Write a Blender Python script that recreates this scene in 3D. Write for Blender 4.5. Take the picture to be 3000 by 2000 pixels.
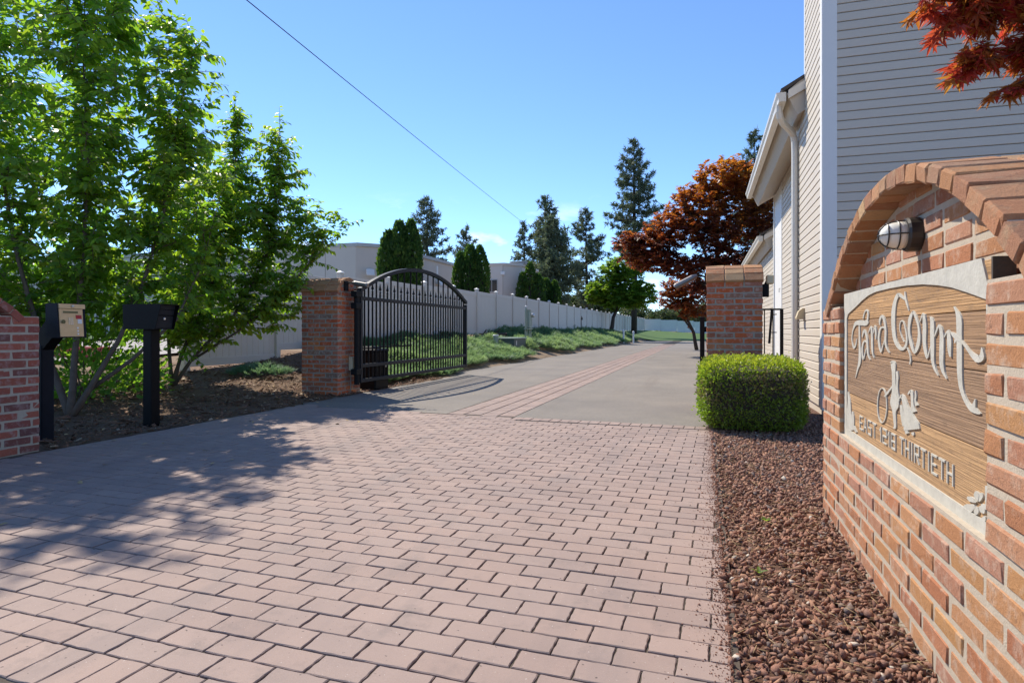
import bpy, math, random
import numpy as np
from mathutils import Vector, Matrix
R = math.radians
rng = random.Random(7)
nr = np.random.default_rng(11)
for o in list(bpy.data.objects):
    bpy.data.objects.remove(o)
sc = bpy.context.scene
COL = sc.collection

# ------------------------------------------------------------------ camera, sky, sun, exposure
YAW = math.atan(562 / 1800)
cam_d = bpy.data.cameras.new('camera')
cam_d.sensor_width = 36
cam_d.lens = 36 * 1800 / 3000
cam_d.shift_y = -0.010
cam_d.clip_start = 0.05
cam_d.clip_end = 3000
cam = bpy.data.objects.new('camera', cam_d)
COL.objects.link(cam)
cam.location = (0, 0, 0.96)
cam.rotation_euler = (R(90), 0, YAW)
sc.camera = cam

SUN_EL, SUN_AZ = 48.5, -53.0          # azimuth clockwise from +Y
world = bpy.data.worlds.new('World')
sc.world = world
world.use_nodes = True
wn, wl = world.node_tree.nodes, world.node_tree.links
sky = wn.new('ShaderNodeTexSky')
sky.sky_type = 'NISHITA'
sky.sun_disc = False
sky.sun_elevation = R(SUN_EL)
sky.sun_rotation = R(SUN_AZ)
sky.altitude = 0
sky.air_density = 0.75
sky.dust_density = 0.0
sky.ozone_density = 7.5
# small fair-weather clouds low in the sky
tc = wn.new('ShaderNodeTexCoord')
mp = wn.new('ShaderNodeMapping')
mp.inputs['Scale'].default_value = (1.0, 1.0, 2.4)
nz = wn.new('ShaderNodeTexNoise')
nz.inputs['Scale'].default_value = 9.0
nz.inputs['Detail'].default_value = 5.0
nz.inputs['Roughness'].default_value = 0.55
rmp = wn.new('ShaderNodeValToRGB')
rmp.color_ramp.elements[0].position = 0.575
rmp.color_ramp.elements[1].position = 0.70
sep = wn.new('ShaderNodeSeparateXYZ')
band = wn.new('ShaderNodeMapRange')
band.inputs['From Min'].default_value = 0.22
band.inputs['From Max'].default_value = 0.10
mul = wn.new('ShaderNodeMath'); mul.operation = 'MULTIPLY'
mul2 = wn.new('ShaderNodeMath'); mul2.operation = 'MULTIPLY'; mul2.inputs[1].default_value = 0.75
mixc = wn.new('ShaderNodeMixRGB')
mixc.inputs['Color2'].default_value = (6.6, 7.0, 7.6, 1)
wl.new(tc.outputs['Generated'], mp.inputs['Vector'])
wl.new(mp.outputs['Vector'], nz.inputs['Vector'])
wl.new(nz.outputs['Fac'], rmp.inputs['Fac'])
wl.new(tc.outputs['Generated'], sep.inputs['Vector'])
wl.new(sep.outputs['Z'], band.inputs['Value'])
wl.new(rmp.outputs['Color'], mul.inputs[0])
wl.new(band.outputs['Result'], mul.inputs[1])
wl.new(mul.outputs[0], mul2.inputs[0])
wl.new(mul2.outputs[0], mixc.inputs['Fac'])
wl.new(sky.outputs['Color'], mixc.inputs['Color1'])
wl.new(mixc.outputs['Color'], wn['Background'].inputs['Color'])
wn['Background'].inputs['Strength'].default_value = 0.138

sun_d = bpy.data.lights.new('sun', 'SUN')
sun_d.energy = 3.75
sun_d.angle = R(0.55)
sun_d.color = (1.0, 0.92, 0.79)
sun = bpy.data.objects.new('sun', sun_d)
COL.objects.link(sun)
sd = Vector((math.sin(R(SUN_AZ)) * math.cos(R(SUN_EL)), math.cos(R(SUN_AZ)) * math.cos(R(SUN_EL)), math.sin(R(SUN_EL))))
sun.rotation_euler = sd.to_track_quat('Z', 'Y').to_euler()
sun.location = (-20, 15, 30)

vs = sc.view_settings
vs.view_transform = 'Standard'
vs.look = 'None'
vs.exposure = 0.88
vs.gamma = 1.0
vs.use_curve_mapping = False
sc.render.engine = 'CYCLES'
sc.cycles.max_bounces = 6
sc.cycles.transparent_max_bounces = 6

# ------------------------------------------------------------------ materials
def newmat(name):
    m = bpy.data.materials.new(name)
    m.use_nodes = True
    nt = m.node_tree
    return m, nt.nodes, nt.links, nt.nodes['Principled BSDF']

def ramp(n, cols, pos=None):
    r = n.new('ShaderNodeValToRGB')
    el = r.color_ramp.elements
    k = len(cols)
    while len(el) < k:
        el.new(0.5)
    for i, c in enumerate(cols):
        el[i].position = pos[i] if pos else i / (k - 1)
        el[i].color = (*c, 1)
    return r

def noise(n, l, scale, detail=4, rough=0.6, coord='Object', vec=None, stretch=None):
    t = n.new('ShaderNodeTexNoise')
    t.inputs['Scale'].default_value = scale
    t.inputs['Detail'].default_value = detail
    t.inputs['Roughness'].default_value = rough
    if vec is None:
        if coord == 'Position':
            vec = n.new('ShaderNodeNewGeometry').outputs['Position']
        else:
            vec = n.new('ShaderNodeTexCoord').outputs[coord]
    if stretch:
        mm = n.new('ShaderNodeMapping')
        mm.inputs['Scale'].default_value = stretch
        l.new(vec, mm.inputs['Vector'])
        vec = mm.outputs['Vector']
    l.new(vec, t.inputs['Vector'])
    return t.outputs['Fac']

def mix(n, l, mode, fac, a, b):
    x = n.new('ShaderNodeMixRGB')
    x.blend_type = mode
    for s, v in (('Fac', fac), ('Color1', a), ('Color2', b)):
        if hasattr(v, 'links') or hasattr(v, 'is_linked'):
            l.new(v, x.inputs[s])
        elif isinstance(v, (int, float)):
            x.inputs[s].default_value = v
        else:
            x.inputs[s].default_value = (*v, 1)
    return x.outputs['Color']

def mrange(n, l, v, a, b, c=0.0, d=1.0):
    r = n.new('ShaderNodeMapRange')
    l.new(v, r.inputs['Value'])
    for k, x in zip(('From Min', 'From Max', 'To Min', 'To Max'), (a, b, c, d)):
        r.inputs[k].default_value = x
    return r.outputs['Result']

def bump(n, l, p, h, strength, dist=0.01):
    b = n.new('ShaderNodeBump')
    b.inputs['Strength'].default_value = strength
    b.inputs['Distance'].default_value = dist
    l.new(h, b.inputs['Height'])
    l.new(b.outputs['Normal'], p.inputs['Normal'])

def simple(name, col, rough=0.6, metal=0.0, var=0.12, scale=6.0, bmp=0.0, coat=0.0, bscale=60):
    m, n, l, p = newmat(name)
    f = noise(n, l, scale, coord='Position')
    c = mix(n, l, 'MIX', f, tuple(x * (1 - var) for x in col), tuple(min(1, x * (1 + var)) for x in col))
    l.new(c, p.inputs['Base Color'])
    p.inputs['Roughness'].default_value = rough
    p.inputs['Metallic'].default_value = metal
    if coat:
        p.inputs['Coat Weight'].default_value = coat
    if bmp:
        bump(n, l, p, noise(n, l, bscale, coord='Position'), bmp, 0.004)
    return m

def brick_mat(name, cols, white=0.55, whitecol=(0.62, 0.52, 0.46)):
    m, n, l, p = newmat(name)
    oi = n.new('ShaderNodeObjectInfo')
    r = ramp(n, cols)
    r.color_ramp.interpolation = 'LINEAR'
    l.new(oi.outputs['Random'], r.inputs['Fac'])
    big = noise(n, l, 7, 3, 0.6, 'Position')
    fine = noise(n, l, 140, 4, 0.7, 'Position')
    c = mix(n, l, 'MULTIPLY', 0.55, r.outputs['Color'], mix(n, l, 'MIX', fine, (0.62, 0.58, 0.55), (1.25, 1.22, 1.2)))
    blot = noise(n, l, 22, 5, 0.65, 'Position')
    c = mix(n, l, 'MIX', mrange(n, l, blot, 0.50, 0.72, 0, white), c, whitecol)
    dark = mrange(n, l, noise(n, l, 48, 3, 0.6, 'Position'), 0.62, 0.78, 0, 0.55)
    c = mix(n, l, 'MIX', dark, c, (0.10, 0.06, 0.045))
    c = mix(n, l, 'MULTIPLY', 0.35, c, mix(n, l, 'MIX', big, (0.7, 0.68, 0.66), (1.2, 1.18, 1.15)))
    l.new(c, p.inputs['Base Color'])
    p.inputs['Roughness'].default_value = 0.9
    pit = mrange(n, l, noise(n, l, 210, 3, 0.6, 'Position'), 0.64, 0.72, 0, 0.75)
    c = mix(n, l, 'MIX', pit, c, (0.12, 0.06, 0.04))
    l.new(c, p.inputs['Base Color'])
    bump(n, l, p, noise(n, l, 75, 6, 0.78, 'Position'), 0.9, 0.007)
    return m

M = {}
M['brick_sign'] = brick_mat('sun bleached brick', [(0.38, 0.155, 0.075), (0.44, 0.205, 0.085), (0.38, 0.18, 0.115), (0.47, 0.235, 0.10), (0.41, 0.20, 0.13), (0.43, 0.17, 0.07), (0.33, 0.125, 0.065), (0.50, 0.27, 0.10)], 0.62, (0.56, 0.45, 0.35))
M['brick_red'] = brick_mat('old red brick', [(0.42, 0.085, 0.028), (0.50, 0.12, 0.034), (0.26, 0.10, 0.06), (0.48, 0.105, 0.028), (0.38, 0.08, 0.035), (0.54, 0.17, 0.045), (0.22, 0.13, 0.095), (0.45, 0.15, 0.085)], 0.42)
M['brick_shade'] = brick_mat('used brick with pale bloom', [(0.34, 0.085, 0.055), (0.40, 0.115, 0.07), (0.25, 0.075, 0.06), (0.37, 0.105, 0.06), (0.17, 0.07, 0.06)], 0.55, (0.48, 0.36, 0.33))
M['brick_cap'] = brick_mat('weathered cap brick', [(0.42, 0.185, 0.085), (0.34, 0.16, 0.085), (0.46, 0.23, 0.11), (0.38, 0.18, 0.075), (0.32, 0.17, 0.10), (0.52, 0.34, 0.17)], 0.6, (0.38, 0.27, 0.16))
M['mortar'] = simple('mortar', (0.43, 0.36, 0.275), 0.95, var=0.2, scale=30, bmp=0.6, bscale=180)
M['mortar_grey'] = simple('grey mortar', (0.29, 0.26, 0.21), 0.95, var=0.2, scale=30, bmp=0.6, bscale=180)

def paver_mat():
    m, n, l, p = newmat('concrete pavers')
    at = n.new('ShaderNodeAttribute'); at.attribute_name = 'tint'
    r = ramp(n, [(0.278, 0.204, 0.172), (0.312, 0.224, 0.186), (0.294, 0.220, 0.188), (0.330, 0.240, 0.200), (0.284, 0.207, 0.174)])
    l.new(at.outputs['Fac'], r.inputs['Fac'])
    fine = noise(n, l, 260, 3, 0.7, 'Position')
    c = mix(n, l, 'MULTIPLY', 0.6, r.outputs['Color'], mix(n, l, 'MIX', fine, (0.66, 0.66, 0.66), (1.3, 1.3, 1.3)))
    wear = mrange(n, l, noise(n, l, 1.3, 5, 0.65, 'Position'), 0.35, 0.7)
    c = mix(n, l, 'MULTIPLY', 0.5, c, mix(n, l, 'MIX', wear, (0.76, 0.75, 0.77), (1.15, 1.12, 1.08)))
    grime = mrange(n, l, noise(n, l, 4.5, 6, 0.75, 'Position'), 0.54, 0.74, 0, 0.55)
    c = mix(n, l, 'MIX', grime, c, (0.15, 0.118, 0.105))
    tyre = mrange(n, l, noise(n, l, 1.6, 4, 0.6, 'Position', stretch=(2.2, 0.22, 1)), 0.54, 0.70, 0, 0.38)
    c = mix(n, l, 'MIX', tyre, c, (0.17, 0.14, 0.13))
    spots = mrange(n, l, noise(n, l, 55, 2, 0.5, 'Position'), 0.70, 0.76)
    c = mix(n, l, 'MIX', spots, c, (0.07, 0.05, 0.045))
    chips = mrange(n, l, noise(n, l, 120, 1, 0.5, 'Position'), 0.74, 0.79)
    c = mix(n, l, 'MIX', chips, c, (0.48, 0.42, 0.38))
    l.new(c, p.inputs['Base Color'])
    p.inputs['Roughness'].default_value = 0.85
    bump(n, l, p, fine, 0.35, 0.003)
    return m
M['paver'] = paver_mat()
M['joint'] = simple('dark joint sand', (0.085, 0.066, 0.05), 1.0, var=0.5, scale=40, bmp=0.8, bscale=200)

def asphalt_mat():
    m, n, l, p = newmat('worn asphalt')
    f = noise(n, l, 420, 2, 0.7, 'Position')
    c = mix(n, l, 'MIX', f, (0.085, 0.073, 0.062), (0.30, 0.268, 0.232))
    md = noise(n, l, 26, 5, 0.75, 'Position')
    c = mix(n, l, 'MULTIPLY', 0.55, c, mix(n, l, 'MIX', mrange(n, l, md, 0.25, 0.75), (0.62, 0.62, 0.62), (1.35, 1.35, 1.35)))
    b = mrange(n, l, noise(n, l, 0.55, 6, 0.7, 'Position'), 0.3, 0.7)
    c = mix(n, l, 'MULTIPLY', 0.75, c, mix(n, l, 'MIX', b, (0.70, 0.70, 0.72), (1.2, 1.17, 1.12)))
    st = mrange(n, l, noise(n, l, 0.8, 4, 0.6, 'Position', stretch=(3.0, 0.18, 1)), 0.56, 0.70, 0, 0.5)
    c = mix(n, l, 'MIX', st, c, (0.14, 0.115, 0.095))
    l.new(c, p.inputs['Base Color'])
    p.inputs['Roughness'].default_value = 0.9
    bump(n, l, p, f, 0.5, 0.004)
    return m
M['asphalt'] = asphalt_mat()

def ground_mat(name, cols, scale, fscale, bmp=0.8):
    m, n, l, p = newmat(name)
    r = ramp(n, cols)
    l.new(noise(n, l, scale, 6, 0.65, 'Position'), r.inputs['Fac'])
    f = noise(n, l, fscale, 4, 0.7, 'Position')
    c = mix(n, l, 'MULTIPLY', 0.7, r.outputs['Color'], mix(n, l, 'MIX', f, (0.35, 0.35, 0.35), (1.6, 1.6, 1.6)))
    l.new(c, p.inputs['Base Color'])
    p.inputs['Roughness'].default_value = 1.0
    bump(n, l, p, f, bmp, 0.02)
    return m
M['mulch'] = ground_mat('bark mulch soil', [(0.10, 0.06, 0.035), (0.15, 0.09, 0.05), (0.20, 0.125, 0.07)], 3, 60)
M['lava_bed'] = ground_mat('lava rock soil', [(0.07, 0.035, 0.022), (0.13, 0.065, 0.04), (0.18, 0.11, 0.07)], 8, 90)
M['soil'] = ground_mat('dry soil', [(0.16, 0.11, 0.065), (0.22, 0.15, 0.09), (0.13, 0.10, 0.06)], 1.5, 40)
M['lawn'] = ground_mat('mown lawn', [(0.035, 0.085, 0.012), (0.05, 0.11, 0.015), (0.075, 0.13, 0.02)], 0.35, 9, 0.4)
M['street'] = ground_mat('street concrete', [(0.30, 0.28, 0.25), (0.36, 0.33, 0.30), (0.40, 0.37, 0.33)], 1.2, 80, 0.3)
M['stucco'] = simple('grey stucco', (0.55, 0.495, 0.43), 0.95, var=0.10, scale=0.9, bmp=0.3, bscale=40)
M['stucco_pale'] = simple('pale grey stucco', (0.58, 0.53, 0.47), 0.95, var=0.08, scale=0.9, bmp=0.3, bscale=40)
M['coping'] = simple('roof coping', (0.42, 0.42, 0.40), 0.6)
M['glass_dark'] = simple('dark window glass', (0.02, 0.025, 0.03), 0.08, var=0.3)
M['vinyl'] = simple('taupe vinyl', (0.66, 0.585, 0.505), 0.55, var=0.06, scale=1.2)
M['vinyl_white'] = simple('white vinyl', (0.74, 0.73, 0.70), 0.55, var=0.05)
M['iron'] = simple('black iron', (0.010, 0.010, 0.011), 0.5, var=0.3, scale=20)
M['iron_worn'] = simple('charcoal gate paint', (0.022, 0.024, 0.028), 0.42, var=0.3, scale=15)
M['blacksheet'] = simple('black powder coat', (0.005, 0.005, 0.006), 0.5, var=0.3, scale=12)
M['bluesteel'] = simple('dark blue grey steel', (0.010, 0.013, 0.020), 0.5, var=0.3, scale=12)
for k_ in ('iron', 'iron_worn', 'blacksheet', 'bluesteel'):
    M[k_].node_tree.nodes['Principled BSDF'].inputs['Specular IOR Level'].default_value = 0.12
M['brass'] = simple('brass panel', (0.62, 0.44, 0.24), 0.42, metal=0.35, var=0.12, scale=30)
M['steel'] = simple('brushed steel', (0.55, 0.55, 0.55), 0.3, metal=0.9)
M['lamp_grey'] = simple('grey lamp metal', (0.16, 0.15, 0.15), 0.35, metal=0.6)
M['bronze'] = simple('dark bronze lamp metal', (0.028, 0.022, 0.018), 0.4, var=0.3, scale=30)
M['red'] = simple('red sticker', (0.42, 0.02, 0.025), 0.5)
M['white'] = simple('white paint', (0.72, 0.71, 0.68), 0.5, var=0.05)
M['lcd'] = simple('dim green display', (0.10, 0.10, 0.045), 0.2)
M['beige'] = simple('beige plastic', (0.55, 0.45, 0.28), 0.5)
M['trim'] = simple('pale house trim', (0.72, 0.70, 0.66), 0.55, var=0.05, scale=2)
M['cream'] = simple('cream gutter metal', (0.68, 0.64, 0.56), 0.4, var=0.05)
M['soffit'] = simple('tan soffit', (0.52, 0.45, 0.36), 0.7, var=0.06)
M['shingle'] = simple('roof shingles', (0.07, 0.06, 0.055), 0.95, var=0.4, scale=12, bmp=0.8, bscale=50)
M['green_metal'] = simple('pale green cabinet metal', (0.30, 0.36, 0.30), 0.5, var=0.1)
M['dark_green'] = simple('dark grey green cabinet', (0.08, 0.10, 0.09), 0.6, var=0.2)
M['bark'] = simple('grey brown bark', (0.115, 0.085, 0.062), 0.95, var=0.5, scale=14, bmp=0.9, bscale=40)
M['bark_dark'] = simple('dark bark', (0.055, 0.042, 0.034), 0.95, var=0.5, scale=14, bmp=0.9, bscale=40)
M['wire'] = simple('overhead wire', (0.02, 0.02, 0.02), 0.6)
M['frost'] = simple('frosted lamp glass', (0.74, 0.70, 0.60), 0.25, var=0.06, scale=30, coat=0.4)
M['kerb_red'] = simple('red kerb paint', (0.36, 0.05, 0.045), 0.8, var=0.3)
M['signpaint'] = simple('weathered cream sign paint', (0.46, 0.435, 0.37), 0.65, var=0.28, scale=22, bmp=0.4, bscale=90)

def siding_mat(name, col):
    m, n, l, p = newmat(name)
    g = n.new('ShaderNodeNewGeometry').outputs['Position']
    f = noise(n, l, 6, 6, 0.65, vec=g, stretch=(1.0, 1.0, 14.0))
    w = n.new('ShaderNodeTexWave')
    w.bands_direction = 'Z'
    w.inputs['Scale'].default_value = 22
    w.inputs['Distortion'].default_value = 14
    w.inputs['Detail'].default_value = 3
    w.inputs['Detail Scale'].default_value = 0.6
    l.new(g, w.inputs['Vector'])
    oi = n.new('ShaderNodeObjectInfo')
    c = mix(n, l, 'MIX', f, tuple(x * 0.93 for x in col), tuple(x * 1.07 for x in col))
    c = mix(n, l, 'MULTIPLY', 0.5, c, mix(n, l, 'MIX', oi.outputs['Random'], (0.93, 0.93, 0.93), (1.05, 1.05, 1.05)))
    l.new(c, p.inputs['Base Color'])
    p.inputs['Roughness'].default_value = 0.6
    bump(n, l, p, w.outputs['Fac'], 0.22, 0.003)
    return m
M['siding'] = siding_mat('painted lap siding', (0.56, 0.495, 0.405))

def wood_mat():
    m, n, l, p = newmat('carved sign wood')
    g = n.new('ShaderNodeNewGeometry').outputs['Position']
    oi = n.new('ShaderNodeObjectInfo')
    r = ramp(n, [(0.42, 0.24, 0.10), (0.31, 0.18, 0.09), (0.27, 0.165, 0.095), (0.45, 0.27, 0.125)])
    at = n.new('ShaderNodeAttribute'); at.attribute_name = 'tint'
    l.new(at.outputs['Fac'], r.inputs['Fac'])
    f = noise(n, l, 3, 7, 0.6, vec=g, stretch=(1.0, 0.7, 70.0))
    c = mix(n, l, 'MULTIPLY', 0.85, r.outputs['Color'], mix(n, l, 'MIX', mrange(n, l, f, 0.32, 0.68), (0.42, 0.38, 0.34), (1.40, 1.38, 1.32)))
    sp = mrange(n, l, noise(n, l, 9, 5, 0.6, vec=g, stretch=(1, 2.2, 5)), 0.55, 0.75, 0, 0.5)
    c = mix(n, l, 'MIX', sp, c, (0.12, 0.075, 0.045))
    l.new(c, p.inputs['Base Color'])
    p.inputs['Roughness'].default_value = 0.75
    bump(n, l, p, f, 0.9, 0.006)
    return m
M['wood'] = wood_mat()

def leaf_mat(name, cols, trans, tfac=0.45, rough=0.42):
    m, n, l, p = newmat(name)
    at = n.new('ShaderNodeAttribute'); at.attribute_name = 'tint'
    r = ramp(n, cols)
    l.new(at.outputs['Fac'], r.inputs['Fac'])
    l.new(r.outputs['Color'], p.inputs['Base Color'])
    p.inputs['Roughness'].default_value = rough
    p.inputs['Specular IOR Level'].default_value = 0.35
    t = n.new('ShaderNodeBsdfTranslucent')
    r2 = ramp(n, trans)
    l.new(at.outputs['Fac'], r2.inputs['Fac'])
    l.new(r2.outputs['Color'], t.inputs['Color'])
    mx = n.new('ShaderNodeMixShader')
    mx.inputs['Fac'].default_value = tfac
    l.new(p.outputs['BSDF'], mx.inputs[1])
    l.new(t.outputs['BSDF'], mx.inputs[2])
    l.new(mx.outputs['Shader'], n['Material Output'].inputs['Surface'])
    return m
M['leaf'] = leaf_mat('green leaves', [(0.065, 0.15, 0.04), (0.085, 0.18, 0.04), (0.12, 0.205, 0.04), (0.19, 0.25, 0.04)],
                     [(0.22, 0.48, 0.035), (0.31, 0.57, 0.035), (0.43, 0.64, 0.035), (0.58, 0.68, 0.04)], 0.56)
M['leaf_maple_green'] = leaf_mat('maple green leaves', [(0.05, 0.13, 0.022), (0.09, 0.18, 0.025), (0.16, 0.24, 0.03)],
                                 [(0.18, 0.38, 0.03), (0.28, 0.48, 0.03), (0.46, 0.58, 0.04)], 0.5)
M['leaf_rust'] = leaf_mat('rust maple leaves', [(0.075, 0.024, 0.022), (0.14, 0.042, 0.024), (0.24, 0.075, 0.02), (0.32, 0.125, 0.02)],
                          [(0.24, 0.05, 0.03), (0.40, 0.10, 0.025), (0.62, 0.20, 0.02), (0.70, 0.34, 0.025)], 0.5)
M['leaf_red'] = leaf_mat('red maple leaves', [(0.14, 0.028, 0.022), (0.22, 0.07, 0.018), (0.28, 0.018, 0.03), (0.25, 0.13, 0.03)],
                         [(0.50, 0.10, 0.03), (0.62, 0.28, 0.03), (0.62, 0.03, 0.04), (0.55, 0.36, 0.04)], 0.5)
M['hedge'] = leaf_mat('hedge leaves', [(0.25, 0.18, 0.10), (0.10, 0.15, 0.025), (0.18, 0.23, 0.03), (0.32, 0.35, 0.04)],
                      [(0.32, 0.24, 0.10), (0.20, 0.40, 0.025), (0.36, 0.54, 0.03), (0.56, 0.62, 0.04)], 0.4)
M['juniper'] = leaf_mat('juniper needles', [(0.05, 0.13, 0.085), (0.10, 0.20, 0.11), (0.16, 0.27, 0.13), (0.22, 0.32, 0.15)],
                        [(0.12, 0.24, 0.12), (0.22, 0.36, 0.15), (0.34, 0.48, 0.18), (0.40, 0.54, 0.20)], 0.4, 0.6)
M['thuja'] = leaf_mat('arborvitae foliage', [(0.026, 0.075, 0.018), (0.042, 0.10, 0.02), (0.085, 0.15, 0.024)],
                      [(0.08, 0.18, 0.025), (0.11, 0.22, 0.025), (0.22, 0.32, 0.03)], 0.4, 0.6)
M['pine'] = leaf_mat('pine needles', [(0.065, 0.095, 0.062), (0.09, 0.125, 0.075), (0.125, 0.155, 0.09)],
                     [(0.10, 0.15, 0.08), (0.14, 0.19, 0.09), (0.19, 0.23, 0.11)], 0.35, 0.6)  # grey green needles, lightened so the colour carries the distance haze
M['far_green'] = leaf_mat('far mixed foliage', [(0.04, 0.075, 0.03), (0.07, 0.10, 0.04), (0.11, 0.12, 0.05)],
                          [(0.08, 0.14, 0.04), (0.12, 0.18, 0.05), (0.2, 0.2, 0.07)], 0.3, 0.6)
def tint_mat(name, cols, rough=0.9):
    m, n, l, p = newmat(name)
    at = n.new('ShaderNodeAttribute'); at.attribute_name = 'tint'
    r = ramp(n, cols)
    l.new(at.outputs['Fac'], r.inputs['Fac'])
    f = noise(n, l, 160, 3, 0.7, 'Position')
    c = mix(n, l, 'MULTIPLY', 0.5, r.outputs['Color'], mix(n, l, 'MIX', f, (0.35, 0.35, 0.35), (1.65, 1.65, 1.65)))
    l.new(c, p.inputs['Base Color'])
    p.inputs['Roughness'].default_value = rough
    bump(n, l, p, noise(n, l, 320, 4, 0.75, 'Position'), 0.9, 0.004)
    return m
M['lava'] = tint_mat('lava rock', [(0.18, 0.085, 0.055), (0.34, 0.16, 0.10), (0.26, 0.14, 0.10), (0.42, 0.22, 0.13), (0.19, 0.14, 0.12), (0.60, 0.52, 0.42)])
M['chips'] = tint_mat('bark chips', [(0.085, 0.042, 0.024), (0.16, 0.085, 0.045), (0.20, 0.10, 0.055), (0.13, 0.075, 0.045), (0.42, 0.32, 0.22)])
M['straw'] = tint_mat('dry grass and twigs', [(0.40, 0.27, 0.12), (0.50, 0.36, 0.18), (0.25, 0.15, 0.08)])

# ------------------------------------------------------------------ helpers
def link(name, me, mat=None, parent=None):
    o = bpy.data.objects.new(name, me)
    COL.objects.link(o)
    if mat is not None and me is not None and not me.materials:
        me.materials.append(M[mat])
    if parent is not None:
        o.parent = parent
    return o

def tag(o, label=None, cat=None, group=None, kind=None):
    if label: o['label'] = label
    if cat: o['category'] = cat
    if group: o['group'] = group
    if kind: o['kind'] = kind
    return o

def thing(name, label, cat, loc=(0, 0, 0), rz=0.0, group=None):
    o = bpy.data.objects.new(name, None)
    o.empty_display_size = 0.1
    COL.objects.link(o)
    o.location = loc
    o.rotation_euler = (0, 0, rz)
    return tag(o, label, cat, group)

def pymesh(name, V, F, tints=None, smooth=False):
    me = bpy.data.meshes.new(name)
    me.from_pydata([tuple(v) for v in V], [], F)
    if tints is not None:
        a = me.attributes.new('tint', 'FLOAT', 'FACE')
        a.data.foreach_set('value', np.asarray(tints, dtype=np.float32))
    if smooth:
        me.polygons.foreach_set('use_smooth', np.ones(len(me.polygons), dtype=bool))
    me.update()
    return me

def scatter(name, TV, TF, mats, locs, tints):
    """one mesh of many copies of a template: TV (v,3), TF list of faces (same size), mats (n,3,3), locs (n,3)"""
    TV = np.asarray(TV, dtype=np.float64)
    TF = np.asarray(TF, dtype=np.int64)
    n, v = len(locs), len(TV)
    V = np.einsum('nij,vj->nvi', mats, TV) + np.asarray(locs)[:, None, :]
    F = (TF[None] + (np.arange(n) * v)[:, None, None]).reshape(-1)
    k = TF.shape[1]
    nf = n * len(TF)
    me = bpy.data.meshes.new(name)
    me.vertices.add(n * v)
    me.vertices.foreach_set('co', V.reshape(-1).astype(np.float32))
    me.loops.add(len(F))
    me.loops.foreach_set('vertex_index', F.astype(np.int32))
    me.polygons.add(nf)
    me.polygons.foreach_set('loop_start', (np.arange(nf) * k).astype(np.int32))
    a = me.attributes.new('tint', 'FLOAT', 'FACE')
    a.data.foreach_set('value', np.repeat(np.asarray(tints), len(TF)).astype(np.float32))
    me.update(calc_edges=True)
    return me

def frames(d, up, s):
    """rotation-scale matrices whose x axis runs along d (n,3), z near up, scale s (n,) or (n,3)"""
    d = d / (np.linalg.norm(d, axis=1, keepdims=True) + 1e-9)
    y = np.cross(up, d)
    y /= (np.linalg.norm(y, axis=1, keepdims=True) + 1e-9)
    z = np.cross(d, y)
    s = np.asarray(s)
    if s.ndim == 1:
        s = np.stack([s, s, s], 1)
    return np.stack([d * s[:, :1], y * s[:, 1:2], z * s[:, 2:3]], axis=2)

def unit(n, g=nr):
    v = g.normal(size=(n, 3))
    return v / np.linalg.norm(v, axis=1, keepdims=True)

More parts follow.
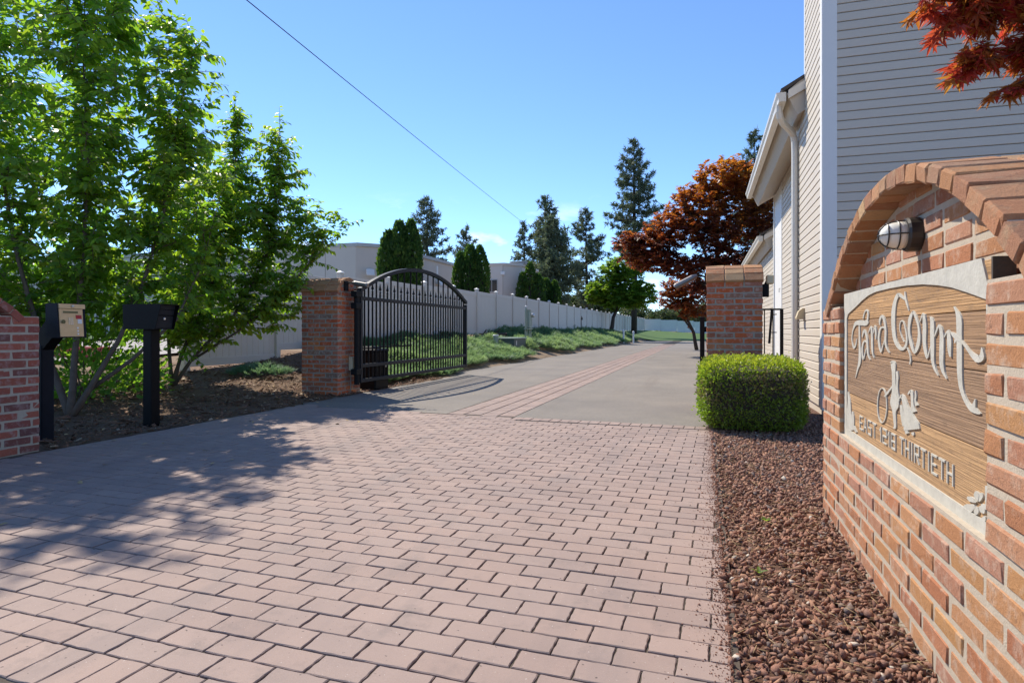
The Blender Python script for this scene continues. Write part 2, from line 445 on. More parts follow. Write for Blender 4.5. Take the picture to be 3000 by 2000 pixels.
class MB:
    def __init__(self):
        self.V, self.F, self.T = [], [], []
    def add(self, V, F, t=0.5):
        b = len(self.V)
        self.V += [tuple(v) for v in V]
        self.F += [tuple(i + b for i in f) for f in F]
        self.T += [t] * len(F)
    def box(self, lo, hi, t=0.5, c=0.0):
        V, F = boxdata(hi[0] - lo[0], hi[1] - lo[1], hi[2] - lo[2], c)
        m = [(lo[i] + hi[i]) / 2 for i in range(3)]
        self.add([(v[0] + m[0], v[1] + m[1], v[2] + m[2]) for v in V], F, t)
    def tube(self, path, rad, n=8, cap=True, t=0.5):
        P = [Vector(p) for p in path]
        k = len(P)
        rr = rad if isinstance(rad, (list, tuple)) else [rad] * k
        ref = Vector((0.13, 0.27, 0.95))
        V = []
        for i in range(k):
            d = (P[min(i + 1, k - 1)] - P[max(i - 1, 0)])
            d = d.normalized() if d.length > 1e-9 else Vector((0, 0, 1))
            a = d.cross(ref)
            if a.length < 1e-3:
                a = d.cross(Vector((1, 0, 0)))
            a.normalize()
            b = d.cross(a)
            for j in range(n):
                w = 2 * math.pi * j / n
                V.append(P[i] + (a * math.cos(w) + b * math.sin(w)) * rr[i])
        F = []
        for i in range(k - 1):
            for j in range(n):
                q = (j + 1) % n
                F.append((i * n + j, i * n + q, (i + 1) * n + q, (i + 1) * n + j))
        if cap:
            F.append(tuple(range(n - 1, -1, -1)))
            F.append(tuple((k - 1) * n + j for j in range(n)))
        self.add(V, F, t)
    def lathe(self, prof, n=12, loc=(0, 0, 0), t=0.5, axis='z'):
        V, F = [], []
        for (r, z) in prof:
            for j in range(n):
                w = 2 * math.pi * j / n
                p = (r * math.cos(w), r * math.sin(w), z)
                if axis == 'x':
                    p = (p[2], p[0], p[1])
                if axis == 'y':
                    p = (p[0], p[2], p[1])
                V.append((p[0] + loc[0], p[1] + loc[1], p[2] + loc[2]))
        for i in range(len(prof) - 1):
            for j in range(n):
                q = (j + 1) % n
                F.append((i * n + j, i * n + q, (i + 1) * n + q, (i + 1) * n + j))
        F.append(tuple(range(n - 1, -1, -1)))
        F.append(tuple((len(prof) - 1) * n + j for j in range(n)))
        self.add(V, F, t)
    def prism(self, poly, axis, a, b, t=0.5):
        """extrude a 2d polygon along an axis ('x': poly in (y,z), 'y': poly in (x,z), 'z': (x,y))"""
        k = len(poly)
        def P(p, w):
            return {'x': (w, p[0], p[1]), 'y': (p[0], w, p[1]), 'z': (p[0], p[1], w)}[axis]
        V = [P(p, a) for p in poly] + [P(p, b) for p in poly]
        F = [tuple(range(k - 1, -1, -1)), tuple(range(k, 2 * k))]
        F += [(i, (i + 1) % k, (i + 1) % k + k, i + k) for i in range(k)]
        self.add(V, F, t)
    def build(self, name, mat, parent=None, smooth=False, fix=True):
        me = pymesh(name, self.V, self.F, self.T, smooth)
        if fix:
            import bmesh
            bm = bmesh.new(); bm.from_mesh(me)
            bmesh.ops.recalc_face_normals(bm, faces=bm.faces)
            bm.to_mesh(me); bm.free()
        return link(name, me, mat, parent)

def boxdata(lx, ly, lz, c=0.0):
    h = (lx / 2, ly / 2, lz / 2)
    sg = [(x, y, z) for z in (-1, 1) for y in (-1, 1) for x in (-1, 1)]
    if c <= 0:
        V = [tuple(s[i] * h[i] for i in range(3)) for s in sg]
        F = [(0, 2, 3, 1), (4, 5, 7, 6), (0, 1, 5, 4), (2, 6, 7, 3), (0, 4, 6, 2), (1, 3, 7, 5)]
        return V, F
    V = []
    for s in sg:
        for a in range(3):
            V.append(tuple(s[i] * (h[i] if i == a else h[i] - c) for i in range(3)))
    F = []
    rings = {0: [(-1, -1), (1, -1), (1, 1), (-1, 1)]}
    idx = {s: i for i, s in enumerate(sg)}
    for a in range(3):
        o = [i for i in range(3) if i != a]
        for s in (-1, 1):
            f = []
            for (p, q) in rings[0]:
                k = [0, 0, 0]; k[a] = s; k[o[0]] = p; k[o[1]] = q
                f.append(3 * idx[tuple(k)] + a)
            F.append(f)
        for p in (-1, 1):
            for q in (-1, 1):
                k1 = [0, 0, 0]; k1[o[0]] = p; k1[o[1]] = q; k2 = list(k1)
                k1[a] = -1; k2[a] = 1
                i1, i2 = idx[tuple(k1)], idx[tuple(k2)]
                F.append([3 * i1 + o[0], 3 * i2 + o[0], 3 * i2 + o[1], 3 * i1 + o[1]])
    for i in range(8):
        F.append([3 * i, 3 * i + 1, 3 * i + 2])
    out = []
    for f in F:
        p = [Vector(V[i]) for i in f]
        nrm = (p[1] - p[0]).cross(p[2] - p[0])
        cen = sum(p, Vector()) / len(p)
        out.append(tuple(f) if nrm.dot(cen) > 0 else tuple(reversed(f)))
    return V, out

def box(name, lo, hi, mat, parent=None, c=0.0):
    b = MB(); b.box(lo, hi, 0.5, c)
    return b.build(name, mat, parent, fix=False)

def lerp_table(x, pts):
    if x <= pts[0][0]: return pts[0][1]
    for (a, b), (c, d) in zip(pts, pts[1:]):
        if x <= c:
            return b + (d - b) * (x - a) / (c - a)
    return pts[-1][1]

def sstep(a, b, x):
    t = min(1, max(0, (x - a) / (b - a)))
    return t * t * (3 - 2 * t)

# ------------------------------------------------------------------ ground
FENCE_X = -8.7
RISE = [(-6, 0.16), (4, 0.18), (8, 0.24), (9.8, 0.30), (12, 0.52), (16, 0.68), (24, 0.84), (30, 0.92), (60, 0.95), (100, 1.1)]
def G(x, y):
    r = lerp_table(y, RISE)
    t = min(1, max(0, (-5.12 - x) / 3.58))
    z = r * t ** 1.15
    if x < FENCE_X:
        w = min(1, (FENCE_X - x) / 4.0)
        z = r + (max(0.5, r) - r) * w
    if y > 58:
        e = min(1.12, max(0.45, 1.12 - 0.06 * (x - FENCE_X)))
        z = max(z, 0) + (e - z) * sstep(58, 97, y) * (1 if x > FENCE_X else 0.4)
    return z

def sheet(name, xs, ys, zf, mat, kind='structure', keep=None):
    V = [(x, y, zf(x, y)) for y in ys for x in xs]
    k = len(xs)
    F = []
    for j in range(len(ys) - 1):
        for i in range(k - 1):
            if keep is None or keep((xs[i] + xs[i + 1]) / 2, (ys[j] + ys[j + 1]) / 2):
                F.append((j * k + i, j * k + i + 1, (j + 1) * k + i + 1, (j + 1) * k + i))
    o = link(name, pymesh(name, V, F, smooth=True), mat)
    tag(o, kind=kind)
    return o

def span(a, b, s):
    n = max(1, int(round((b - a) / s)))
    return [a + (b - a) * i / n for i in range(n + 1)]

def Yb(x):                      # where the pavers meet the asphalt
    return 6.50 - 0.050 * x

def in_drive(x, y):
    return -5.4 < x < 0.2 and 0.0 < y < 62
gx = [-1500, -500, -150] + span(-70, -20, 5) + span(-18, -9, 1.0) + span(-8.7, -5.5, 0.4) + [-5.3, -5.12, -5.0, -2.5, 0.0, 0.15] + span(0.6, 9, 1.2) + [14, 25, 45, 80, 200, 700, 1500]
gy = [-1500, -300, -60, -20, -6] + span(-2, 30, 1.0) + span(32, 100, 3.0) + [110, 130, 180, 300, 800, 2500]
ground = sheet('ground', gx, gy, lambda x, y: (G(x, y) - 0.05) - (0.03 if in_drive(x, y) else 0), 'soil')
tag(ground, 'dry brown soil under the planting beds and bank', kind='structure')
sheet('mulch_bed', span(FENCE_X - 1.2, -5.06, 0.25), span(-2.5, 12.0, 0.3), lambda x, y: G(x, y) + 0.012 * math.sin(7 * x + 3 * y) * math.sin(5 * y - x) - 0.006, 'mulch')
sheet('lava_rock_bed', [0.078, 0.2, 0.35, 0.55, 0.8, 1.2, 2, 4, 9], span(-2.5, 16.0, 0.4), lambda x, y: -0.022 + (0.012 * math.sin(9 * x + 2 * y) if x > 0.12 else 0), 'lava_bed')
sheet('street', [-30, -12, -5, 0, 6, 30], [-14, -6, -1, 1.18], lambda x, y: -0.035, 'street')
def drive_z(x, y):
    return -0.003 + (G(x, y) if y > 58 else 0) * 0.3
def asphalt(name, x0, x1):
    xs = span(x0, x1, 0.45)
    ys = span(0, 1, 0.02)
    V, F = [], []
    T = [((i / 60) ** 1.6) for i in range(61)]
    for t in T:
        for x in xs:
            yb = Yb(x) if x > -4.6 else Yb(x) + 0.35 * sstep(-4.6, -5.4, x)
            y = yb - 0.022 + (63 - yb) * t
            ex = x - (0.35 * sstep(9, 20, y) + 0.10 * math.sin(y * 0.6)) * (1 if x == xs[0] and x0 < -4 else 0)
            V.append((ex, y, drive_z(x, y)))
    k = len(xs)
    for j in range(60):
        for i in range(k - 1):
            F.append((j * k + i, j * k + i + 1, (j + 1) * k + i + 1, (j + 1) * k + i))
    return tag(link(name, pymesh(name, V, F, smooth=True), 'asphalt'), kind='structure')
STRIP = (-2.87, -2.03)
asphalt('asphalt_driveway', -5.42, STRIP[0])
asphalt('asphalt_driveway', STRIP[1], 0.16)
sheet('lawn', span(-9, 12, 1.5), span(62.6, 99, 2.0), lambda x, y: G(x, y) + 0.004, 'lawn')
sheet('parking_lot', [-40, -30, -22, -16, -11.2], span(-8, 22, 3), lambda x, y: G(x, y) + 0.012, 'street')
sheet('side_lawn', [-46, -30, -18.5], span(3, 24, 3), lambda x, y: G(x, y) + 0.08, 'lawn')

# ------------------------------------------------------------------ pavers
paving = sheet('paver_driveway', [-5.06, -4, -2.5, -1, 0.10], [1.17, 3, 5, 7.0], lambda x, y: -0.0070, 'joint', keep=None)
strip_base = sheet('paver_strip', [STRIP[0] - 0.01, -2.45, STRIP[1] + 0.01], [6.3, 20, 40, 63], lambda x, y: -0.010 + drive_z(x, y), 'joint')
ANG = R(-1.5)
ca, sa = math.cos(ANG), math.sin(ANG)
OX, OY = -2.5, 1.41
PL, PW, GAP = 0.1755, 0.1022, 0.0050
pavs = []                                   # (cx, cy, rz, lx, ly)
kx0, kx1 = -5.03, 0.075
row = 0
v = 0.0
while v < 5.9:
    v1 = v + PW
    off = 0.0 if row % 2 == 0 else (PL + GAP) / 2
    u = -3.0 + off
    vm = (v + v1) / 2
    ulo = (kx0 - OX + sa * vm) / ca
    uhi = (kx1 - OX + sa * vm) / ca
    while u < 3.0:
        a, b = max(u, ulo), min(u + PL, uhi)
        if b - a > 0.03:
            cu, cv = (a + b) / 2, (v + v1) / 2
            cx, cy = OX + ca * cu - sa * cv, OY + sa * cu + ca * cv
            lim = Yb(cx) - (0.21 if cx > -1.95 else 0.0)
            if cx < -4.5: lim += 0.25 * sstep(-4.5, -5.0, cx)
            if cy + PW / 2 < lim + 0.02:
                pavs.append((cx, cy, ANG, b - a, PW))
        u += PL + GAP
    v += PW + GAP
    row += 1
x = 0.02
while x > -1.93:                           # upright course against the asphalt
    pavs.append((x - 0.05, Yb(x - 0.05) - 0.105, math.atan(-0.05), PW, PL)); x -= PW + GAP
x = kx1
while x > kx0:                             # upright course along the street
    y0 = OY - 0.006 - PL / 2 + math.tan(ANG) * (x - 0.05 - OX)
    pavs.append((x - 0.05, y0, ANG, PW, PL)); x -= PW + GAP
strip = []
for c in range(4):
    y = 6.62 + (0.1 if c % 2 else 0)
    xx = STRIP[0] + 0.105 + c * 0.21
    while y < 62:
        strip.append((xx, y, math.pi / 2, PL if False else 0.2, 0.1))
        y += 0.2 + 0.0
        break
strip = []
nrow = 4
w = (STRIP[1] - STRIP[0] - 0.01) / nrow
for c in range(nrow):
    xx = STRIP[0] + 0.005 + w * (c + 0.5)
    y = Yb(xx) - 0.02 + (0.06 if c % 2 else 0)
    while y < 61.5:
        strip.append((xx, y + 0.05, 0.0, w - 0.016, PW)); y += PW + GAP
def paver_mesh(lx, ly, g, c=0.0026, dep=0.03):
    """chamfered slab with slightly worn, uneven outline; top at z = 0"""
    hx, hy = lx / 2, ly / 2
    j = lambda s: g.uniform(-s, s)
    ring = []
    for (sx, sy) in ((-1, -1), (1, -1), (1, 1), (-1, 1)):
        ring.append((sx * (hx - 0.0004) + j(0.0014), sy * (hy - 0.0004) + j(0.0014)))
    pts = []
    for i in range(4):
        a, b = ring[i], ring[(i + 1) % 4]
        pts.append(a)
        for t in (0.2, 0.4, 0.6, 0.8):
            pts.append((a[0] + (b[0] - a[0]) * t + j(0.0017), a[1] + (b[1] - a[1]) * t + j(0.0017)))
    k = len(pts)
    cc = c
    def inset(p):
        return (p[0] - math.copysign(min(cc + j(0.001), abs(p[0])), p[0]) if abs(p[0]) > hx - 0.0045 else p[0],
                p[1] - math.copysign(min(cc + j(0.001), abs(p[1])), p[1]) if abs(p[1]) > hy - 0.0045 else p[1])
    top = [inset(p) for p in pts]
    V = [(p[0], p[1], 0.0) for p in top] + [(p[0], p[1], -0.0026) for p in pts] + [(p[0], p[1], -dep) for p in pts]
    F = [tuple(range(k))]
    for r_ in (0, 1):
        for i in range(k):
            q = (i + 1) % k
            F.append((r_ * k + q, r_ * k + i, (r_ + 1) * k + i, (r_ + 1) * k + q))
    return V, F
pvar = []
for i in range(24):
    V, F = paver_mesh(PL, PW, rng)
    me = pymesh('paver', V, F, [rng.random()] * len(F))
    me.materials.append(M['paver'])
    pvar.append((V, F, me))
fx, fy = -math.sin(YAW), math.cos(YAW)
def in_frame(cx, cy):
    d = cx * fx + cy * fy
    if d < 0.3: return False
    u = (cx * fy - cy * fx) / d
    return abs(u) < 0.86 and 0.96 / d < 0.60
pavs.sort(key=lambda p: (not in_frame(p[0], p[1]), p[0] ** 2 + p[1] ** 2))
def tilt(): return (rng.gauss(0, 0.006), rng.gauss(0, 0.006))
rest = MB()
for i, (cx, cy, rz, lx, ly) in enumerate(pavs):
    V, F, me = rng.choice(pvar)
    upright = ly > lx
    L, W = (ly, lx) if upright else (lx, ly)
    rz2 = rz + (math.pi / 2 if upright else 0) + rng.gauss(0, 0.004)
    zz = rng.uniform(-0.002, 0.001)
    if i < 300:
        o = link('paver', me, None, paving)
        o.location = (cx, cy, zz)
        tx, ty = tilt()
        o.rotation_euler = (tx, ty * 0.5, rz2)
        o.scale = (L / PL, W / PW, 1)
    else:
        c_, s_ = math.cos(rz2), math.sin(rz2)
        kx, ky = L / PL, W / PW
        tx, ty = tilt()
        rest.add([(cx + c_ * x * kx - s_ * y * ky, cy + s_ * x * kx + c_ * y * ky, zz + z + ty * x * 0.5 + tx * y) for (x, y, z) in V], F, rng.random())
tag(rest.build('paver_field', 'paver', paving, fix=False), kind='stuff')
srest = MB()
strip.sort(key=lambda p: p[1])
for i, (cx, cy, rz, lx, ly) in enumerate(strip):
    V, F, me = rng.choice(pvar)
    z0 = drive_z(cx, cy) + rng.uniform(-0.001, 0.002)
    if i < 120:
        o = link('paver', me, None, strip_base)
        o.location = (cx, cy, z0); o.rotation_euler = (0, 0, rng.gauss(0, 0.004)); o.scale = (lx / PL, ly / PW, 1)
    elif cy < 45:
        srest.add([(cx + x * lx / PL, cy + y * ly / PW, z0 + z) for (x, y, z) in V], F, rng.random())
tag(srest.build('paver_run', 'paver', strip_base, fix=False), kind='stuff')

# ------------------------------------------------------------------ brickwork
BL, BD, BH, BJ = 0.1985, 0.092, 0.0545, 0.0150
CO = 0.0677
SB = 0.629
bvar = []
for i in range(9):
    V, F = boxdata(BL, BD, BH, 0.004 + 0.0014 * (i % 3))
    V = [(x + rng.uniform(-0.0030, 0.0030), y + rng.uniform(-0.0016, 0.0016), z + rng.uniform(-0.0030, 0.0030)) for (x, y, z) in V]
    bvar.append((V, F))
bmesh_cache = {}
def brick_me(mat):
    if mat not in bmesh_cache:
        bmesh_cache[mat] = []
        for V, F in bvar:
            me = pymesh('brick', V, F); me.materials.append(M[mat]); bmesh_cache[mat].append(me)
    return rng.choice(bmesh_cache[mat])
def brick(parent, c, L, along, mat, D=BD, Hh=BH, rx=0.0, name='brick', jit=0.0025):
    """brick centred at c, length L along 'x' or 'y'; D is the other horizontal size"""
    o = link(name, brick_me(mat), None, parent)
    o.location = (c[0] + rng.uniform(-jit, jit) * (1 if along == 'y' else 0.2), c[1] + rng.uniform(-jit, jit) * (1 if along == 'x' else 0.2), c[2] + rng.uniform(-0.001, 0.001))
    o.rotation_euler = (rx + rng.gauss(0, 0.006), rng.gauss(0, 0.005), (math.pi / 2 if along == 'y' else 0) + rng.gauss(0, 0.004))
    o.scale = (L / BL, D / BD, Hh / BH)
    return o

def run(parent, along, a, b, fixed, z, off, mat, inward, D=BD):
    """one course from a to b along an axis; 'fixed' is the face plane, bricks lie on its inward side"""
    p = a - off
    while p < b - 0.02:
        q0, q1 = max(p, a), min(p + BL, b)
        if q1 - q0 > 0.03:
            m, L = (q0 + q1) / 2, q1 - q0
            c = (m, fixed + inward * D / 2, z) if along == 'x' else (fixed + inward * D / 2, m, z)
            brick(parent, c, L, along, mat, D)
        p += BL + BJ

def arch_wall(name, label, xf, sgn, y0, y1, mat, group=None, capmat='brick_cap'):
    """garden wall along y with two piers, a low plinth, a recessed panel and a curved brick coping.
    xf: front plane; sgn: direction into the wall (+1 for +x)"""
    root = thing(name, label, 'wall', (xf + sgn * 0.2, (y0 + y1) / 2, 0), 0, group)
    inv = Vector(root.location)
    yc = (y0 + y1) / 2
    X = lambda d: xf + sgn * d - inv.x
    Yl = lambda y: y - inv.y
    pw = 0.416
    Ro, zc = 1.546, -0.039
    mb = MB()
    def mbox(d0, d1, a, b, z0, z1):
        xs = sorted((X(d0), X(d1)))
        mb.box((xs[0], Yl(a), z0), (xs[1], Yl(b), z1))
    mbox(0.0035, 0.40, y0 + 0.0035, y1 - 0.0035, -0.1, 0.475 - 0.004)
    mbox(0.004, 0.398, y0 + 0.004, y0 + pw - 0.004, 0.47, 1.078)
    mbox(0.004, 0.398, y1 - pw + 0.004, y1 - 0.004, 0.47, 1.078)
    mb.build('mortar', 'mortar', root)
    # back panel following the arch
    pts = [(yc - 1.2 + 0.04, 0.46)]
    for i in range(33):
        y = yc - 1.10 + 2.2 * i / 32
        pts.append((y, zc + math.sqrt((Ro - 0.062) ** 2 - (y - yc) ** 2)))
    pts.append((yc + 1.2 - 0.04, 0.46))
    pb = MB()
    poly = [(Yl(max(y0 + 0.02, min(y1 - 0.02, a))), b) for a, b in pts]
    pb.prism(poly, 'x', min(X(0.0885), X(0.395)), max(X(0.0885), X(0.395)))
    pb.build('panel_mortar', 'mortar', root)
    inward = sgn
    F0 = xf - inv.x
    # plinth
    for k in range(7):
        z = BH / 2 + k * CO
        run(root, 'y', Yl(y0), Yl(y1), F0, z, 0.0 if k % 2 else BL / 2, mat, inward, 0.10 if k < 6 else 0.118)
    # piers
    for k in range(7, 16):
        z = BH / 2 + k * CO
        off = 0.0 if k % 2 else BL / 2
        run(root, 'y', Yl(y0), Yl(y0 + pw), F0, z, off, mat, inward)
        run(root, 'y', Yl(y1 - pw), Yl(y1), F0, z, off, mat, inward)
    # recessed panel bricks, tilted edge bricks trimmed by the arch
    for k in range(7, 22):
        z = BH / 2 + k * CO
        if z + BH / 2 < 1.0 and False: continue
        half = math.sqrt(max(0, (Ro - 0.058) ** 2 - (z - 0.01 - zc) ** 2)) if z - BH / 2 < zc + Ro - 0.066 else 0
        half = min(half, 1.2 - (pw if z < 1.08 else 0.06))
        if half > 0.06 and z > 0.95:
            run(root, 'y', Yl(yc - half), Yl(yc + half), F0 + sgn * 0.085, z, 0.05 if k % 2 else 0.05 + BL / 2, mat, inward)
    # coping: flat bricks laid on the curve, two deep
    half_ang = math.asin(1.085 / Ro)
    nb = 23
    for i in range(nb):
        a = -half_ang + 2 * half_ang * (i + 0.5) / nb
        rc = Ro - BH / 2
        for j in range(2):
            d = -0.012 + BL / 2 + j * (BL + 0.008)
            o = brick(root, (F0 + sgn * d, Yl(yc) + rc * math.sin(a), zc + rc * math.cos(a)), BL, 'x', capmat, D=0.094, name='cap_brick', jit=0.004)
            o.rotation_euler = (-a + rng.gauss(0, 0.03), rng.gauss(0, 0.014), rng.gauss(0, 0.018))
    cm = MB()
    prev = None
    V, F = [], []
    for i in range(41):
        a = -half_ang + 2 * half_ang * i / 40
        for (rr, d) in ((Ro - 0.008, 0.0), (Ro - 0.008, 0.405), (Ro - BH + 0.004, 0.405), (Ro - BH + 0.004, 0.0)):
            V.append((F0 + sgn * d, Yl(yc) + rr * math.sin(a), zc + rr * math.cos(a)))
    for i in range(40):
        for j in range(4):
            q = (j + 1) % 4
            F.append((i * 4 + j, i * 4 + q, i * 4 + 4 + q, i * 4 + 4 + j))
    F += [(0, 1, 2, 3), (160, 161, 162, 163)]
    cm.add(V, F)
    cm.build('cap_mortar', 'mortar', root)
    # small pieces on the pier tops beside the curve
    return root

sign_wall = arch_wall('brick_sign_wall', 'sunlit arched brick wall that carries the carved wooden sign and caged lamp', 0.62, 1, 1.268, 3.704, 'brick_sign')
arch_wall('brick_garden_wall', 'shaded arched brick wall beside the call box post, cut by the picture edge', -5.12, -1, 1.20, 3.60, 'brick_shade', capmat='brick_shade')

def pillar(label, x0, y0, mat):
    S_ = SB
    root = thing('brick_gate_pillar', label, 'pillar', (x0 + S_ / 2, y0 + S_ / 2, 0), 0, 'brick pillars either side of the drive')
    a, b = -S_ / 2, S_ / 2
    box('mortar', (a + 0.004, a + 0.004, -0.1), (b - 0.004, b - 0.004, 1.555), 'mortar_grey', root)
    n = 23
    for k in range(n):
        z = BH / 2 + k * CO + 0.003
        if k % 2 == 0:
            run(root, 'x', a, b, a, z, 0, mat, 1); run(root, 'x', a, b, b, z, 0, mat, -1)
            run(root, 'y', a + BD + BJ, b - BD - BJ, a, z, 0, mat, 1); run(root, 'y', a + BD + BJ, b - BD - BJ, b, z, 0, mat, -1)
        else:
            run(root, 'y', a, b, a, z, 0, mat, 1); run(root, 'y', a, b, b, z, 0, mat, -1)
            run(root, 'x', a + BD + BJ, b - BD - BJ, a, z, 0.0, mat, 1); run(root, 'x', a + BD + BJ, b - BD - BJ, b, z, 0.0, mat, -1)
    # rounded cap: bricks along x laid over a curve in y
    zb = n * CO + 0.003
    hw, rise = S_ / 2 + 0.03, 0.215
    Rr = (hw * hw + rise * rise) / (2 * rise)
    zc = zb + rise - Rr
    ha = math.asin(hw / Rr)
    nb = 8
    for i in range(nb):
        t = -ha + 2 * ha * (i + 0.5) / nb
        rc = Rr - BH / 2
        for j in range(3):
            xx = a - 0.012 + (S_ + 0.024) / 3 * (j + 0.5)
            o = brick(root, (xx, rc * math.sin(t), zc + rc * math.cos(t)), (S_ + 0.024) / 3 - 0.007, 'x', 'brick_cap' if mat != 'brick_shade' else mat, D=2 * ha * Rr / nb - 0.006, name='cap_brick')
            o.rotation_euler = (-t + rng.gauss(0, 0.012), rng.gauss(0, 0.006), rng.gauss(0, 0.006))
    pf = MB()
    poly = [(-hw + 0.02, zb - 0.002)] + [((Rr - 0.012) * math.sin(-ha + 2 * ha * i / 16), zc + (Rr - 0.012) * math.cos(-ha + 2 * ha * i / 16)) for i in range(17)] + [(hw - 0.02, zb - 0.002)]
    poly = [(y, max(z, zb - 0.002)) for y, z in poly]
    pf.prism(poly, 'x', a + 0.006, b - 0.006)
    pf.build('cap_mortar', 'mortar_grey', root)
    for (zz, ww) in ((zb + 0.035, 0.46), (zb + 0.10, 0.25)):      # brick infill in the round ends
        for sx in (-1, 1):
            run(root, 'y', -ww / 2, ww / 2, sx * (S_ / 2 - 0.001), zz, 0.06, mat, -sx)
    return root
pillar_l = pillar('red brick pillar that the big black gate hangs from', -5.82, 7.94, 'brick_red')
pillar_r = pillar('red brick pillar standing behind the clipped hedge next to the house', 0.035, 7.80, 'brick_red')

# ------------------------------------------------------------------ carved sign
sign = thing('carved_sign', 'carved wooden sign reading Tara Court with cream raised letters and frame', 'sign', (0.66, 2.495, 0.48))
def sv(x, y, z): return (x - 0.66, y - 2.495, z - 0.48)
INNER = [(3.230, 0.504), (3.232, 0.74), (3.232, 1.018), (3.205, 1.040), (3.05, 1.068), (2.94, 1.090), (2.835, 1.106), (2.72, 1.114), (2.53, 1.115), (2.35, 1.112),
         (2.18, 1.104), (2.05, 1.092), (1.95, 1.079), (1.84, 1.058), (1.735, 1.036), (1.728, 0.9), (1.728, 0.504)]
def planks():
    zs = [0.474, 0.672, 0.862, 1.01, 1.132]
    for (z0, z1, t) in zip(zs, zs[1:], (0.95, 0.62, 0.36, 0.05)):
        b = MB()
        b.box(sv(0.6470, 1.712, z0 + 0.0012), sv(0.688, 3.282, z1 - 0.0012), t, 0.0015)
        b.build('plank', 'wood', sign, fix=False)
planks()
b = MB(); b.box(sv(0.6425, 1.699, 0.4725), sv(0.6885, 1.7075, 1.1345)); b.build('end_shade', 'bark_dark', sign, fix=False)  # dark brown strip over the sign's near end, its shade put into the colour
def sign_frame():
    OUT = []
    y0, y1, z0, z1 = 1.7082, 3.286, 0.470, 1.137
    for (y, z) in INNER:
        if z <= 0.505: oy, oz = (y1 if y > 2.5 else y0), z0
        elif y >= 3.19: oy, oz = y1, (z if z < 0.9 else z1)
        elif y <= 1.74 and z < 1.04: oy, oz = y0, z
        else: oy, oz = min(y1, max(y0, 2.5 + (y - 2.5) * 1.12)), z1
        OUT.append((oy, oz))
    n = len(INNER)
    fr, bk = 0.6420, 0.6480
    V = [sv(fr, *p) for p in INNER] + [sv(fr, *p) for p in OUT] + [sv(bk, *p) for p in INNER] + [sv(bk, *p) for p in OUT]
    F = []
    for i in range(n):
        j = (i + 1) % n
        F.append((i, j, n + j, n + i))
        F.append((i, j, 2 * n + j, 2 * n + i))
        F.append((n + i, n + j, 3 * n + j, 3 * n + i))
    b = MB(); b.add(V, F)
    b.build('frame', 'signpaint', sign)
sign_frame()
